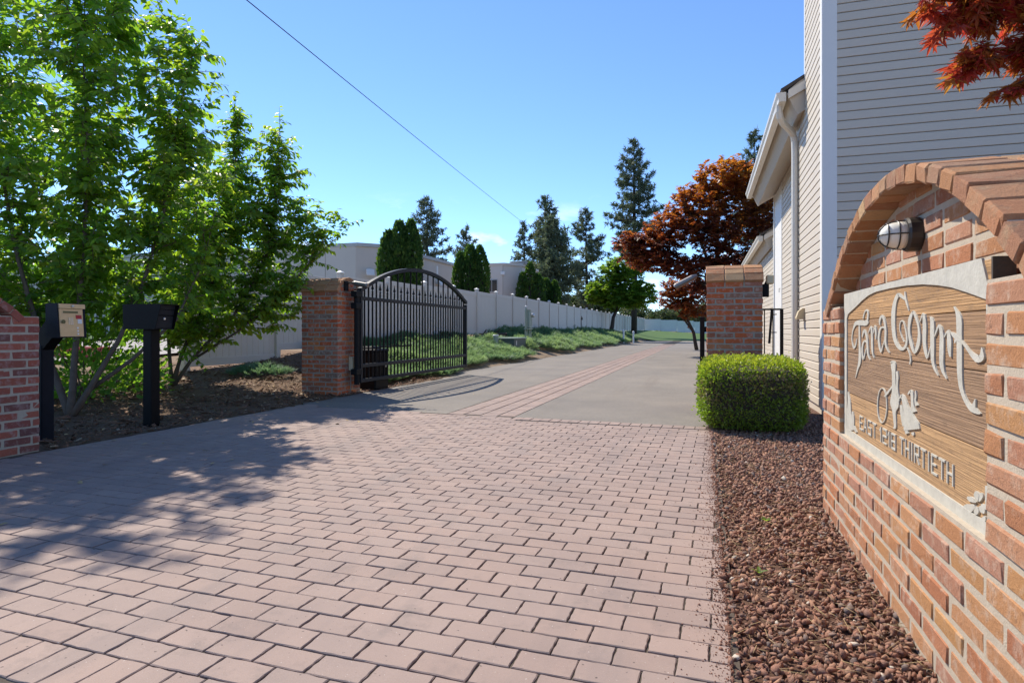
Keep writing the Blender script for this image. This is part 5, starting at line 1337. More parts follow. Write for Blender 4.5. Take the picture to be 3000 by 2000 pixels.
# ------------------------------------------------------------------ buildings behind the fence
bl = thing('stucco_building', 'grey flat roofed stucco building with a chamfered corner behind the fence', 'building', (-12.5, 22.5, 0))
def poly_building(root, pts, z0, z1, mat, ox, oy, cop='coping'):
    m = MB(); m.prism([(x - ox, y - oy) for x, y in pts], 'z', z0, z1); m.build('wall', mat, root)
    cx = sum(p[0] for p in pts) / len(pts); cy = sum(p[1] for p in pts) / len(pts)
    big = []
    for x, y in pts:
        d = Vector((x - cx, y - cy)); d.normalize()
        big.append((x + d.x * 0.10 - ox, y + d.y * 0.10 - oy))
    m = MB(); m.prism(big, 'z', z1 + 0.002, z1 + 0.14); m.build('coping', cop, root)
HB = 4.36
poly_building(bl, [(-45, 21.6), (-13.3, 21.6), (-12.5, 22.4), (-12.5, 30.3), (-45, 30.3)], 0, HB, 'stucco', -12.5, 22.5)
m = MB(); m.prism([(-16, 3), (-3.5, 3), (-3.5, 7), (-16, 7)], 'z', HB, HB + 0.55); m.build('roof_parapet', 'stucco_pale', bl)
for (x, y, rz) in ((-0.42, -0.50, -math.pi / 4), (0.0, 5.2, 0.0)):
    lm = MB(); lm.box((-0.06, -0.12, -0.1), (0.16, 0.12, 0.12), c=0.02); lm.prism([(0.16, -0.1), (0.26, -0.16), (0.26, -0.12), (0.16, 0.1)], 'y', -0.16, 0.16)
    q = lm.build('wall_light', 'white', bl); q.location = (x, y, 3.35); q.rotation_euler = (0, 0, rz)
b = MB(); b.box((0.0, 5.1, HB - 0.65), (0.012, 5.3, HB - 0.2)); b.build('light_plate', 'white', bl, fix=False)
b = MB(); b.tube([(-0.46, -0.46, 3.4), (-0.46, -0.46, HB)], 0.012, 6); b.build('conduit', 'mortar_grey', bl)
for x in (-2.2, -6.0, -10):
    b = MB(); b.box((x - 0.012, -0.905, 0.5), (x + 0.012, -0.896, HB - 0.02)); b.build('control_joint', 'mortar_grey', bl, fix=False)
bl2 = thing('stucco_building', 'smaller pale grey stucco building with one dark square window far behind the fence', 'building', (-11.6, 35.3, 0))
HB2 = 4.95
poly_building(bl2, [(-20, 35.3), (-11.6, 35.3), (-10.7, 36.3), (-10.7, 40), (-20, 40)], 0, HB2, 'stucco_pale', -11.6, 35.3, 'stucco_pale')
fr_ = box('window', (-1.10, -0.03, 3.32), (-0.32, 0.02, 4.12), 'coping', bl2)
box('pane', (-1.03, -0.036, 3.37), (-0.72, -0.028, 4.07), 'glass_dark', fr_)
box('pane', (-0.68, -0.036, 3.37), (-0.37, -0.028, 4.07), 'glass_dark', fr_)
b = MB()
for i in range(3): b.box((0.1, 1.0, HB2 + 0.15 + i * 0.07), (1.1, 2.2, HB2 + 0.19 + i * 0.07))
b.build('roof_vent', 'coping', bl2, fix=False)
lm = MB(); lm.box((-0.1, -0.16, 4.35), (0.14, 0.01, 4.55), c=0.02); lm.build('wall_light', 'white', bl2, fix=False)
b = MB(); b.box((-0.012, -0.006, 0.5), (0.012, 0.006, HB2)); b.build('control_joint', 'mortar_grey', bl2, fix=False)

# red kerb and iron fence seen through the shrubs
kr = thing('red_kerb', 'red painted kerb at the parking lot seen through the shrubs', 'kerb', (-13, 9.0, 0))
b = MB(); b.box((-8, -0.09, 0.35), (2, 0.09, 0.66), c=0.02); b.build('kerb_stone', 'kerb_red', kr, fix=False)
irf = thing('iron_fence', 'black iron picket fence behind the parking lot seen through the shrubs', 'fence', (-18.4, 6.0, 0.5))
for zz in (0.18, 1.35):
    b = MB(); b.box((-0.02, 0, zz), (0.02, 15, zz + 0.04)); b.build('rail', 'iron', irf, fix=False)
pm_ = MB(); pm_.box((-0.01, -0.01, 0.05), (0.01, 0.01, 1.5)); bar_me = pymesh('bar', pm_.V, pm_.F); bar_me.materials.append(M['iron'])
for i in range(101):
    q = link('bar', bar_me, None, irf); q.location = (0, i * 0.15, 0)

# overhead wire
wr = MB()
A_, B_ = Vector((-8.2, 0.0, 7.80)), Vector((-17.6, 64.0, 11.85))
pts = []
for i in range(25):
    t = i / 24
    p = A_.lerp(B_, t); p.z -= 0.12 * 4 * t * (1 - t)
    pts.append(p)
wr.tube(pts, 0.012, 6)
tag(wr.build('overhead_wire', 'wire'), 'thin dark overhead wire slanting across the blue sky', 'wire')

# ------------------------------------------------------------------ foliage templates
LEAF_V = [(0, 0, 0), (0.30, 0.24, 0.05), (0.66, 0.20, 0.0), (1.0, 0, -0.16), (0.66, -0.20, 0.0), (0.30, -0.24, 0.05), (0.30, 0, 0.0), (0.66, 0, -0.05)]
LEAF_F = [(0, 6, 1), (0, 5, 6), (6, 7, 2), (6, 2, 1), (6, 5, 4), (6, 4, 7), (7, 3, 2), (7, 4, 3)]
def palmate(lobes=7):
    V = [(0.0, 0.0, 0.0)]
    F = []
    pts = []
    for i in range(lobes):
        a = (-1 + 2 * i / (lobes - 1)) * 2.15
        L = 1.0 - 0.28 * abs(a) / 2.15 - (0.25 if i in (0, lobes - 1) else 0)
        da = 2.15 / (lobes - 1)
        for (w, r) in ((-0.96, 0.30), (-0.42, 0.62 * L), (0.0, L), (0.42, 0.62 * L), (0.96, 0.30)):
            t = a + da * w
            pts.append((r * math.cos(t), r * math.sin(t), -0.22 * r * r + 0.05 * (abs(w) > 0.5)))
    V += pts
    for i in range(1, len(pts)):
        F.append((0, i, i + 1))
    return V, F
PALM_V, PALM_F = palmate()
def clump(n, g, spread=0.6):
    """a spray of n small leaves about the origin, unit size"""
    V, F = [], []
    for i in range(n):
        d = Vector(g.normal(size=3)); d.normalize()
        p = Vector(g.normal(size=3)) * 0.36 * spread
        u = Vector(g.normal(size=3)).cross(d); u.normalize()
        L, w = g.uniform(0.28, 0.5), g.uniform(0.10, 0.17)
        b = len(V)
        V += [p, p + d * L * 0.5 + u * w, p + d * L, p + d * L * 0.5 - u * w]
        F += [(b, b + 1, b + 2), (b, b + 2, b + 3)]
    return [tuple(v) for v in V], F

def grow(rngn, stems, ells, nshoot, explicit=(), node_step=0.15, minlen=0.28):
    """branch paths from stems to tips spread in the given ellipsoids"""
    nodes = []
    for s in stems:
        for (a, b) in zip(s, s[1:]):
            A, B = np.array(a[:3]), np.array(b[:3])
            k = max(1, int(np.linalg.norm(B - A) / node_step))
            for i in range(k):
                nodes.append(A + (B - A) * i / k)
        nodes.append(np.array(s[-1][:3]))
    nodes = [n for n in nodes if n[2] > stems[0][0][2] + 0.35]
    tips = []
    vol = np.array([e[3] * e[4] * e[5] for e in ells]) ** 0.75
    cnt = np.maximum(1, (vol / vol.sum() * nshoot).astype(int))
    for e, c in zip(ells, cnt):
        u = unit(c, rngn) * (rngn.random((c, 1)) ** 0.42)
        tips += list(np.array(e[:3]) + u * np.array(e[3:6]))
    tips = np.array(tips + [np.array(t) for t in explicit])
    N = np.array(nodes)
    d0 = np.min(np.linalg.norm(tips[:, None] - N[None], axis=2), axis=1)
    paths = []
    k0 = len(N)
    BUF = np.zeros((k0 + 3 * len(tips), 3))
    BUF[:k0] = N
    for i in np.argsort(d0):
        p = tips[i]
        A = BUF[:k0]
        dv = p - A
        dist = np.sqrt((dv * dv).sum(1))
        cost = dist + 0.9 * np.maximum(0, -dv[:, 2] - 0.1) + 0.6 * (dist < minlen)
        q = A[int(np.argmin(cost))]
        L = np.linalg.norm(p - q)
        mid = q + (p - q) * 0.5 + np.array([0, 0, 0.10 * L]) + rngn.normal(size=3) * 0.05 * L
        ts = np.linspace(0, 1, 6)
        P = np.array([(1 - t) ** 2 * q + 2 * t * (1 - t) * mid + t * t * p for t in ts])
        paths.append(P)
        BUF[k0:k0 + 3] = P[[1, 2, 3]]; k0 += 3
    return paths

def broadleaf(name, label, cat, base, stems, ells, nshoot, leaf, size, spacing, leafmat, barkmat, seed, explicit=(), part_leaves=0, tmul=1.0, trunk_r=1.0, droop=0.55, tint=(0.0, 1.0), group=None, start=0.12, minlen=0.28, nmin=8, ztint=0.0):
    g = np.random.default_rng(seed)
    root = thing(name, label, cat, base, 0, group)
    B = np.array(base)
    stems = [[(p[0] - B[0], p[1] - B[1], p[2] - B[2], p[3]) for p in s] for s in stems]
    ells = [(e[0] - B[0], e[1] - B[1], e[2] - B[2], e[3], e[4], e[5]) for e in ells]
    explicit = [tuple(np.array(p) - B) for p in explicit]
    tb = MB()
    for s in stems:
        # smooth the stem with a few extra points
        P = [Vector(p[:3]) for p in s]; r_ = [p[3] * trunk_r for p in s]
        Q, RR = [], []
        for i in range(len(P) - 1):
            for t in (0, 0.5):
                jit = Vector(g.normal(size=3)) * 0.10 * r_[i] if (i or t) else Vector()
                Q.append(P[i].lerp(P[i + 1], t) + jit); RR.append(r_[i] * (1 - t) + r_[i + 1] * t)
        Q.append(P[-1]); RR.append(r_[-1])
        tb.tube(Q, RR, 8)
    tb.build('trunk', barkmat, root, smooth=True, fix=False)
    paths = grow(g, stems, ells, nshoot, explicit, minlen=minlen)
    for s in stems:
        a_, b_, c_ = [np.array(q[:3]) for q in ([s[0]] + s)[-3:]]
        paths.append(np.array([a_ + (b_ - a_) * 0.5, b_, b_ + (c_ - b_) * 0.25, b_ + (c_ - b_) * 0.5, b_ + (c_ - b_) * 0.75, c_]))
    zlo, zhi = min(e[2] - e[5] for e in ells), max(e[2] + e[5] for e in ells)
    br = MB()
    locs, dirs, ups, szs, tnt = [], [], [], [], []
    lo, hi = tint
    for P in paths:
        L = np.linalg.norm(np.diff(P, axis=0), axis=1).sum()
        r0 = min(0.022, 0.004 + 0.007 * L) * tmul
        br.tube([tuple(p) for p in P[::1]], [r0, r0 * 0.85, r0 * 0.68, r0 * 0.5, r0 * 0.35, r0 * 0.15], 5, cap=False)
        n = max(nmin, int(L * (1 - start) / spacing))
        tb_ = g.random()
        for k in range(n):
            t = start + (1 - start) * (k + g.random() * 0.6) / n
            f = t * 5
            i = min(4, int(f))
            p = P[i] + (P[i + 1] - P[i]) * (f - i)
            ax = P[i + 1] - P[i]; ax = ax / (np.linalg.norm(ax) + 1e-9)
            side = np.cross(ax, [0, 0, 1.0]); side /= (np.linalg.norm(side) + 1e-9)
            s = 1 if k % 2 else -1
            d = ax * 0.55 + side * s * g.uniform(0.5, 1.1) + np.array([0, 0, -droop * g.uniform(0.4, 1.5)]) + g.normal(size=3) * 0.22
            locs.append(p); dirs.append(d)
            ups.append(np.array([0, 0, 1.0]) + g.normal(size=3) * 0.35)
            szs.append(size * g.uniform(0.65, 1.2) * (1.0 if t < 0.85 else 0.8))
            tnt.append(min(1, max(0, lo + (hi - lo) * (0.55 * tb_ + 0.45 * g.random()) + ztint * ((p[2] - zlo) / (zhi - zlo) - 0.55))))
    br.build('branches', barkmat, root, smooth=True, fix=False)
    print(name, 'leaves', len(locs))
    locs, dirs, ups, szs, tnt = map(np.array, (locs, dirs, ups, szs, tnt))
    TV, TF = leaf
    mats = frames(dirs, ups, szs)
    if part_leaves:
        wp = locs + B
        d2 = (wp ** 2).sum(1)
        fwd = wp[:, 0] * fx + wp[:, 1] * fy
        u_ = (wp[:, 0] * fy - wp[:, 1] * fx) / np.maximum(fwd, 0.1)
        v_ = (wp[:, 2] - 0.96) / np.maximum(fwd, 0.1)
        vis = (fwd > 0.3) & (np.abs(u_) < 0.85) & (np.abs(v_) < 0.57)
        order = np.argsort(np.where(vis, d2, d2 + 1e6))
        pick = order[:part_leaves]
        keep = np.ones(len(locs), bool); keep[pick] = False
        lms = []
        for k in range(6):
            me = pymesh('leaf', TV, TF, [lo + (hi - lo) * (k + 0.5) / 6] * len(TF)); me.materials.append(M[leafmat]); lms.append(me)
        for i in pick:
            kk = min(5, max(0, int((tnt[i] - lo) / max(1e-6, hi - lo) * 6)))
            o = link('leaf', lms[kk], None, root)
            mm = Matrix([list(r) for r in mats[i]]).to_4x4(); mm.translation = Vector(locs[i])
            o.matrix_local = mm
        locs, mats, tnt = locs[keep], mats[keep], tnt[keep]
    if len(locs):
        me = scatter('crown', TV, TF, mats, locs, tnt)
        tag(link('crown', me, leafmat, root), kind='stuff')
    return root

# ------------------------------------------------------------------ leafy shrub trees beside the drive
def gz(x, y): return G(x, y)
b1 = (-6.45, 4.85, gz(-6.45, 4.85) - 0.03)
st1 = [
    [(*b1, 0.075), (-6.50, 4.92, 0.35, 0.06), (-6.62, 5.05, 0.95, 0.045), (-6.72, 5.2, 1.7, 0.036), (-6.9, 5.4, 2.9, 0.026), (-7.1, 5.5, 4.2, 0.014), (-7.2, 5.6, 5.4, 0.005)],
    [(*b1, 0.07), (-6.35, 5.0, 0.35, 0.05), (-6.25, 5.25, 0.85, 0.042), (-6.3, 5.6, 1.5, 0.034), (-6.3, 5.9, 2.4, 0.024), (-6.3, 6.1, 3.6, 0.012), (-6.2, 6.25, 4.5, 0.005)],
    [(*b1, 0.07), (-6.65, 4.9, 0.30, 0.06), (-7.1, 5.0, 0.9, 0.05), (-7.5, 5.0, 1.9, 0.036), (-7.8, 5.0, 3.2, 0.022), (-7.9, 5.1, 4.8, 0.006)],
    [(-6.42, 5.0, 0.30, 0.045), (-6.2, 5.35, 0.62, 0.035), (-5.95, 5.75, 1.1, 0.026), (-5.9, 6.1, 1.8, 0.016), (-5.85, 6.3, 2.6, 0.006)],
]
el1 = [(-7.5, 5.2, 3.9, 1.5, 1.3, 1.5), (-6.7, 5.65, 3.9, 1.0, 1.0, 1.3), (-6.5, 5.9, 3.0, 0.95, 0.95, 1.0), (-7.5, 5.2, 2.2, 1.4, 1.2, 1.1), (-6.6, 5.7, 2.2, 0.95, 1.0, 0.9),
       (-7.4, 5.5, 4.9, 1.0, 1.0, 0.8), (-8.6, 4.7, 3.2, 1.1, 1.1, 1.3), (-7.2, 5.6, 6.0, 0.9, 0.9, 0.6), (-6.2, 6.1, 4.2, 0.55, 0.6, 0.7), (-8.4, 4.9, 1.6, 0.9, 0.9, 0.6), (-7.3, 5.7, 1.35, 1.0, 0.9, 0.5), (-6.3, 6.2, 1.6, 0.7, 0.7, 0.5), (-7.0, 6.0, 4.7, 0.8, 0.8, 0.8), (-6.2, 6.1, 2.9, 0.6, 0.6, 0.8), (-5.95, 6.15, 2.1, 0.45, 0.5, 0.5), (-7.0, 5.5, 1.3, 0.9, 0.8, 0.5), (-6.2, 5.7, 1.25, 0.6, 0.6, 0.35), (-6.6, 5.4, 1.75, 0.8, 0.7, 0.6), (-7.0, 5.3, 2.7, 0.9, 0.8, 0.7), (-8.0, 5.3, 1.2, 0.9, 0.8, 0.5), (-6.3, 6.2, 3.4, 0.6, 0.6, 0.6)]
broadleaf('shrub_tree', 'tall bright green multi-stemmed shrub tree behind the brass call box', 'tree', b1, st1, el1, 2900, (LEAF_V, LEAF_F), 0.116, 0.034, 'leaf', 'bark', 3,
          explicit=[(-6.05, 6.28, 4.75), (-6.09, 6.27, 4.12), (-6.05, 6.28, 3.73), (-6.3, 6.1, 5.2), (-5.9, 6.3, 4.4)], part_leaves=300, group='leafy shrub trees by the drive', trunk_r=0.6, tmul=0.7)
b2 = (-7.62, 7.30, gz(-7.62, 7.3) - 0.03)
st2 = [
    [(*b2, 0.06), (-7.55, 7.38, 0.6, 0.05), (-7.35, 7.6, 1.3, 0.036), (-7.2, 7.85, 2.2, 0.026), (-7.15, 8.0, 3.4, 0.014), (-7.13, 8.04, 4.75, 0.004)],
    [(*b2, 0.055), (-7.4, 7.45, 0.55, 0.042), (-6.9, 7.75, 1.2, 0.032), (-6.5, 8.0, 2.1, 0.022), (-6.45, 8.2, 3.2, 0.012), (-6.45, 8.25, 4.4, 0.004)],
    [(*b2, 0.055), (-7.75, 7.35, 0.6, 0.045), (-7.95, 7.5, 1.4, 0.034), (-8.05, 7.6, 2.6, 0.02), (-8.0, 7.7, 3.8, 0.006)],
    [(-7.45, 7.45, 0.5, 0.035), (-6.8, 7.7, 0.95, 0.028), (-6.2, 7.95, 1.5, 0.02), (-5.7, 8.1, 2.1, 0.012), (-5.2, 8.25, 2.55, 0.004)],
]
el2 = [(-7.35, 7.9, 2.5, 1.05, 0.95, 1.0), (-6.35, 8.1, 2.35, 0.75, 0.7, 0.8), (-7.8, 7.75, 1.45, 0.9, 0.8, 0.65), (-6.7, 7.95, 1.4, 0.8, 0.7, 0.55), (-6.1, 8.0, 1.55, 0.6, 0.5, 0.5), (-6.3, 8.2, 3.1, 0.6, 0.5, 0.6), (-5.75, 8.2, 2.5, 0.5, 0.4, 0.45), (-7.5, 7.6, 1.0, 0.9, 0.6, 0.35), (-7.1, 7.2, 1.9, 0.6, 0.6, 0.8), (-7.12, 8.05, 4.1, 0.34, 0.34, 0.55), (-6.46, 8.22, 3.9, 0.38, 0.34, 0.5), (-6.8, 7.3, 2.9, 0.7, 0.6, 0.7), (-7.0, 8.05, 3.4, 0.55, 0.55, 0.7), (-7.9, 7.7, 3.0, 0.7, 0.7, 0.9)]
broadleaf('shrub_tree', 'spreading bright green shrub tree between the mailbox and the gate pillar', 'tree', b2, st2, el2, 2700, (LEAF_V, LEAF_F), 0.105, 0.034, 'leaf', 'bark', 5,
          explicit=[(-7.13, 8.04, 4.8), (-6.46, 8.25, 4.55), (-5.4, 8.27, 2.86), (-4.97, 8.3, 2.68), (-5.97, 8.2, 3.41), (-5.3, 8.1, 1.9), (-5.45, 8.2, 2.3), (-5.94, 8.0, 1.0), (-5.5, 8.1, 1.5), (-6.9, 8.1, 4.2), (-6.6, 8.2, 3.9), (-5.7, 8.2, 3.0), (-7.1, 6.9, 0.55), (-6.8, 7.1, 0.42), (-7.0, 7.4, 0.7)],
          part_leaves=300, tint=(0.1, 1.0), group='leafy shrub trees by the drive', trunk_r=0.6, tmul=0.7)
b3 = (-9.4, 5.6, 0.25)
st3 = [[(*b3, 0.11), (-9.4, 5.7, 1.2, 0.09), (-9.5, 5.9, 2.6, 0.06), (-9.4, 6.0, 4.4, 0.02)], [(-9.4, 5.7, 1.2, 0.06), (-8.9, 6.2, 2.4, 0.04), (-8.8, 6.4, 3.8, 0.01)]]
broadleaf('shrub_tree', 'dark green tree deep behind the call box with a thick trunk', 'tree', b3, st3, [(-9.4, 5.9, 3.2, 1.5, 1.5, 1.6), (-9.0, 6.8, 2.0, 1.2, 1.0, 1.0), (-10.2, 5.2, 2.0, 1.3, 1.2, 1.2), (-8.9, 6.4, 4.0, 1.0, 1.0, 1.0), (-9.3, 7.6, 1.6, 0.9, 0.9, 0.8), (-8.9, 5.9, 1.2, 0.9, 0.8, 0.6)], 1100, (LEAF_V, LEAF_F), 0.125, 0.04, 'leaf', 'bark_dark', 8, tint=(0.0, 0.55), group='leafy shrub trees by the drive', trunk_r=0.6, tmul=0.7)

# low weeds and small shrubs in the bed
def bush(name, label, loc, rad, h, n, mat, size, seed, leaf=(LEAF_V, LEAF_F), group=None, cat='shrub', tint=(0, 1)):
    g = np.random.default_rng(seed)
    root = thing(name, label, cat, loc, 0, group)
    u = unit(n, g); u[:, 2] = np.abs(u[:, 2])
    p = u * (g.random((n, 1)) ** 0.4) * np.array([rad, rad, h])
    d = u + g.normal(size=(n, 3)) * 0.5
    me = scatter('foliage', leaf[0], leaf[1], frames(d, unit(n, g), size * g.uniform(0.6, 1.3, n)), p, tint[0] + (tint[1] - tint[0]) * g.random(n))
    tag(link('foliage', me, mat, root), kind='stuff')
    m = MB()
    for k in range(5):
        a = k * 1.257
        m.tube([(0, 0, -0.03), (math.cos(a) * rad * 0.4, math.sin(a) * rad * 0.4, h * 0.7)], [0.012, 0.004], 5)
    m.build('stems', 'bark', root, fix=False)
    return root
bush('low_shrub', 'dark leafy shrub under the call box', (-7.6, 5.9, gz(-7.6, 5.9)), 1.0, 1.25, 1900, 'leaf', 0.10, 21, tint=(0, 0.5))
bush('low_shrub', 'small leafy shrub low behind the mailbox post', (-8.2, 7.1, gz(-8.2, 7.1)), 0.45, 0.5, 350, 'leaf', 0.07, 22, tint=(0.2, 1))
SPR_V, SPR_F = [], []
gq = np.random.default_rng(4)
for k in range(9):
    a = gq.uniform(-0.75, 0.75); e = gq.uniform(-0.1, 0.55); L = gq.uniform(0.45, 1.0)
    d = Vector((math.cos(a) * math.cos(e), math.sin(a) * math.cos(e), math.sin(e)))
    s = d.cross(Vector((0, 0, 1))); s.normalize()
    p = Vector((gq.uniform(0, 0.35), gq.uniform(-0.12, 0.12), 0))
    b0 = len(SPR_V)
    SPR_V += [tuple(p - s * 0.022), tuple(p + s * 0.022), tuple(p + d * L * 0.6 + s * 0.034), tuple(p + d * L), tuple(p + d * L * 0.6 - s * 0.034)]
    SPR_F += [(b0, b0 + 1, b0 + 2), (b0, b0 + 2, b0 + 4), (b0 + 4, b0 + 2, b0 + 3)]
def juniper_clump(label, x, y, rad, h, n, seed):
    g = np.random.default_rng(seed)
    root = thing('juniper', label, 'shrub', (x, y, gz(x, y)), 0, 'small junipers in the bark bed')
    a = g.uniform(0, 2 * math.pi, n); r_ = np.sqrt(g.random(n)) * rad
    p = np.stack([r_ * np.cos(a), r_ * np.sin(a), h * (1 - (r_ / rad) ** 2) * g.uniform(0.3, 1, n) + 0.02], 1)
    d = np.stack([np.cos(a) + g.normal(size=n) * 0.5, np.sin(a) + g.normal(size=n) * 0.5, g.uniform(0.0, 0.6, n)], 1)
    me = scatter('foliage', SPR_V, SPR_F, frames(d, np.tile([0, 0, 1.0], (n, 1)) + g.normal(size=(n, 3)) * 0.3, g.uniform(0.09, 0.17, n)), p, 0.45 * g.random(n))
    tag(link('foliage', me, 'juniper', root), kind='stuff')
    m = MB()
    for k in range(6):
        w = k * 1.05
        m.tube([(0, 0, -0.02), (math.cos(w) * rad * 0.7, math.sin(w) * rad * 0.7, h * 0.4)], [0.01, 0.004], 5)
    m.build('stems', 'bark_dark', root, fix=False)
juniper_clump('small dark juniper in front of the fence post under the shrub tree', -7.55, 9.15, 0.50, 0.16, 260, 31)
juniper_clump('small blue green juniper near the gate pillar in the bark bed', -7.0, 10.2, 0.34, 0.16, 150, 32)
juniper_clump('low juniper peeking out from behind the gate pillar', -6.9, 11.3, 0.34, 0.22, 140, 33)

# ------------------------------------------------------------------ juniper ground cover on the bank
g = np.random.default_rng(17)
NJ = 42000
yy = 9.3 + (56 - 9.3) * g.random(NJ) ** 1.9
xx = FENCE_X + 0.15 + (FENCE_X * -1 - 5.35) * g.random(NJ)
edge = -5.42 - 0.34 * np.clip((yy - 9) / 11, 0, 1) - 0.16 * np.sin(yy * 0.9) - 0.10 * np.sin(yy * 2.3 + 1)
gap = ((yy > 20.9) & (yy < 24.6) & (xx > -6.35 - 0.25 * np.sin(yy * 3))) | ((yy < 10.2) & (xx < -6.2)) | ((yy < 11.8) & (xx < -7.0)) | ((yy > 20.3) & (yy < 23.8) & (xx < -7.5))
box_ = (np.abs(xx + 6.75) < 0.42) & (np.abs(yy - 21.6) < 0.85)
lim = (xx < edge) & ~gap & ~box_
xx, yy = xx[lim], yy[lim]
n = len(xx)
mound = 0.5 + 0.5 * np.sin(xx * 2.6 + 1.3 * np.sin(yy * 0.8)) * np.sin(yy * 1.15 + 0.7 * np.cos(xx * 2))
ht = (0.06 + 0.30 * mound * np.clip((edge[lim] - xx) / 0.5, 0.25, 1))
zz = np.array([G(a, b) for a, b in zip(xx, yy)]) + ht * g.uniform(0.25, 1.0, n)
dirn = np.stack([0.9 + g.normal(size=n) * 0.55, -0.45 + g.normal(size=n) * 0.6, g.uniform(-0.1, 0.5, n)], 1)
sz = g.uniform(0.13, 0.25, n) * np.clip(0.8 + (yy - 10) / 60, 0.8, 1.5)
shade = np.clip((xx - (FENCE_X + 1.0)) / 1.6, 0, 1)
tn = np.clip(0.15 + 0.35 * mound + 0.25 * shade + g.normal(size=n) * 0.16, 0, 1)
me = scatter('juniper_ground_cover', SPR_V, SPR_F, frames(dirn, np.tile([0, 0, 1.0], (n, 1)) + g.normal(size=(n, 3)) * 0.3, sz), np.stack([xx, yy, zz], 1), tn)
tag(link('juniper_ground_cover', me, 'juniper'), 'spreading blue green juniper covering the bank below the fence', 'ground cover', kind='stuff')

# ------------------------------------------------------------------ clipped hedge
hx0, hx1, hy0, hy1, hz = -0.04, 0.93, 6.12, 7.55, 0.66
hedge = thing('clipped_hedge', 'boxy clipped green hedge at the end of the lava rock bed', 'hedge', ((hx0 + hx1) / 2, (hy0 + hy1) / 2, 0))
g = np.random.default_rng(23)
def superell(u, a, b, c, e=4.0):
    k = (np.abs(u[:, 0]) ** e + np.abs(u[:, 1]) ** e + np.abs(u[:, 2]) ** e) ** (-1 / e)
    return u * k[:, None] * np.array([a, b, c])
NH = 26000
u = g.uniform(-1, 1, (NH, 3))
ax = g.integers(0, 3, NH); sgn = np.where(g.random(NH) < 0.5, -1, 1)
u[np.arange(NH), ax] = sgn
s = superell(u, (hx1 - hx0) / 2, (hy1 - hy0) / 2, hz / 2, 5.5)
s = s * (1 - np.abs(g.normal(size=(NH, 1))) * 0.045) + g.normal(size=(NH, 3)) * 0.013 * (1 + (g.random((NH, 1)) < 0.05) * 1.2)
s[:, 2] += hz / 2 + 0.02
s[:, 2] = np.maximum(s[:, 2], 0.01)
nn = u / np.linalg.norm(u, axis=1, keepdims=True)
d = nn * 0.8 + g.normal(size=(NH, 3)) * 0.75 + np.array([0, 0, 0.35])
nz_ = np.sin(s[:, 0] * 9) * np.sin(s[:, 1] * 7 + 1) + np.sin(s[:, 2] * 14 + s[:, 0] * 5)
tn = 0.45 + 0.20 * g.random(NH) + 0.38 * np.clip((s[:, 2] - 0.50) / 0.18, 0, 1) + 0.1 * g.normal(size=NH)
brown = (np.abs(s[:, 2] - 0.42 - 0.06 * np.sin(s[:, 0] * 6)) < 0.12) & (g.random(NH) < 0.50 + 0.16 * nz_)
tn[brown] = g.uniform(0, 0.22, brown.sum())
SM_V = [(0, 0, 0), (0.5, 0.28, 0.06), (1, 0, -0.05), (0.5, -0.28, 0.06)]
SM_F = [(0, 1, 2), (0, 2, 3)]
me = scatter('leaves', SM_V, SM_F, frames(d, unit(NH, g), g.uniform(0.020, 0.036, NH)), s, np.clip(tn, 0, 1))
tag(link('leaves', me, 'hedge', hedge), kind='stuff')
m = MB(); V, F = boxdata(hx1 - hx0 - 0.14, hy1 - hy0 - 0.16, hz - 0.12, 0.08); m.add([(a, b, c + hz / 2 - 0.02) for a, b, c in V], F, 0.3); m.build('twig_core', 'bark_dark', hedge, fix=False)

# ------------------------------------------------------------------ columnar evergreens behind the fence
def thuja(label, x, y, lobes, h, r0, seed, n=7000):
    g = np.random.default_rng(seed)
    zb = G(x, y)
    root = thing('columnar_evergreen', label, 'tree', (x, y, zb), 0, 'columnar evergreens behind the fence')
    P, D, T = [], [], []
    per = n // len(lobes)
    for (dx, dy, hh, rr) in lobes:
        t = g.random(per) ** 0.85
        a = g.uniform(0, 2 * math.pi, per)
        prof = rr * np.minimum(1, 2.2 * (1 - t) ** 0.62) * (0.72 + 0.28 * np.sin(np.minimum(1, t * 4) * math.pi / 2))
        rad = prof * (1 - 0.16 * g.random(per)) * (1 + 0.07 * np.sin(a * 5 + t * 16))
        P.append(np.stack([dx + rad * np.cos(a), dy + rad * np.sin(a), t * hh], 1))
        D.append(np.stack([np.cos(a) * 0.55 + g.normal(size=per) * 0.2, np.sin(a) * 0.55 + g.normal(size=per) * 0.2, 1.0 + g.normal(size=per) * 0.25], 1))
        T.append(np.clip(0.35 + 0.3 * g.normal(size=per), 0, 1))
        m = MB(); pts = [(dx, dy, -0.1), (dx, dy, hh * 0.5), (dx, dy, hh * 0.9)]
        m.tube(pts, [rr * 0.72, rr * 0.66, rr * 0.14], 8)
        m.build('inner_crown', 'bark_dark', root, fix=False)
    P, D, T = np.concatenate(P), np.concatenate(D), np.concatenate(T)
    me = scatter('crown', SM_V, SM_F, frames(D, unit(len(P), g), np.stack([g.uniform(0.12, 0.22, len(P)), g.uniform(0.14, 0.24, len(P)), np.full(len(P), 0.1)], 1)), P, T)
    tag(link('crown', me, 'thuja', root), kind='stuff')
    m = MB(); m.tube([(0, 0, -0.15), (0, 0, 0.5)], [0.1, 0.09], 7); m.build('trunk', 'bark_dark', root, fix=False)
thuja('three peaked columnar evergreen, tallest, in front of the grey building', -10.5, 20.0, [(0.0, 0.0, 4.1, 0.42), (-0.38, -0.12, 3.75, 0.36), (0.36, 0.16, 4.15, 0.36)], 4.1, 0.5, 41, 9000)
thuja('wide columnar evergreen where the long grey wall ends', -10.5, 27.0, [(0.0, 0, 4.05, 0.46), (0.45, 0.1, 4.0, 0.42), (-0.42, -0.1, 3.7, 0.36)], 4.0, 0.5, 42, 8000)
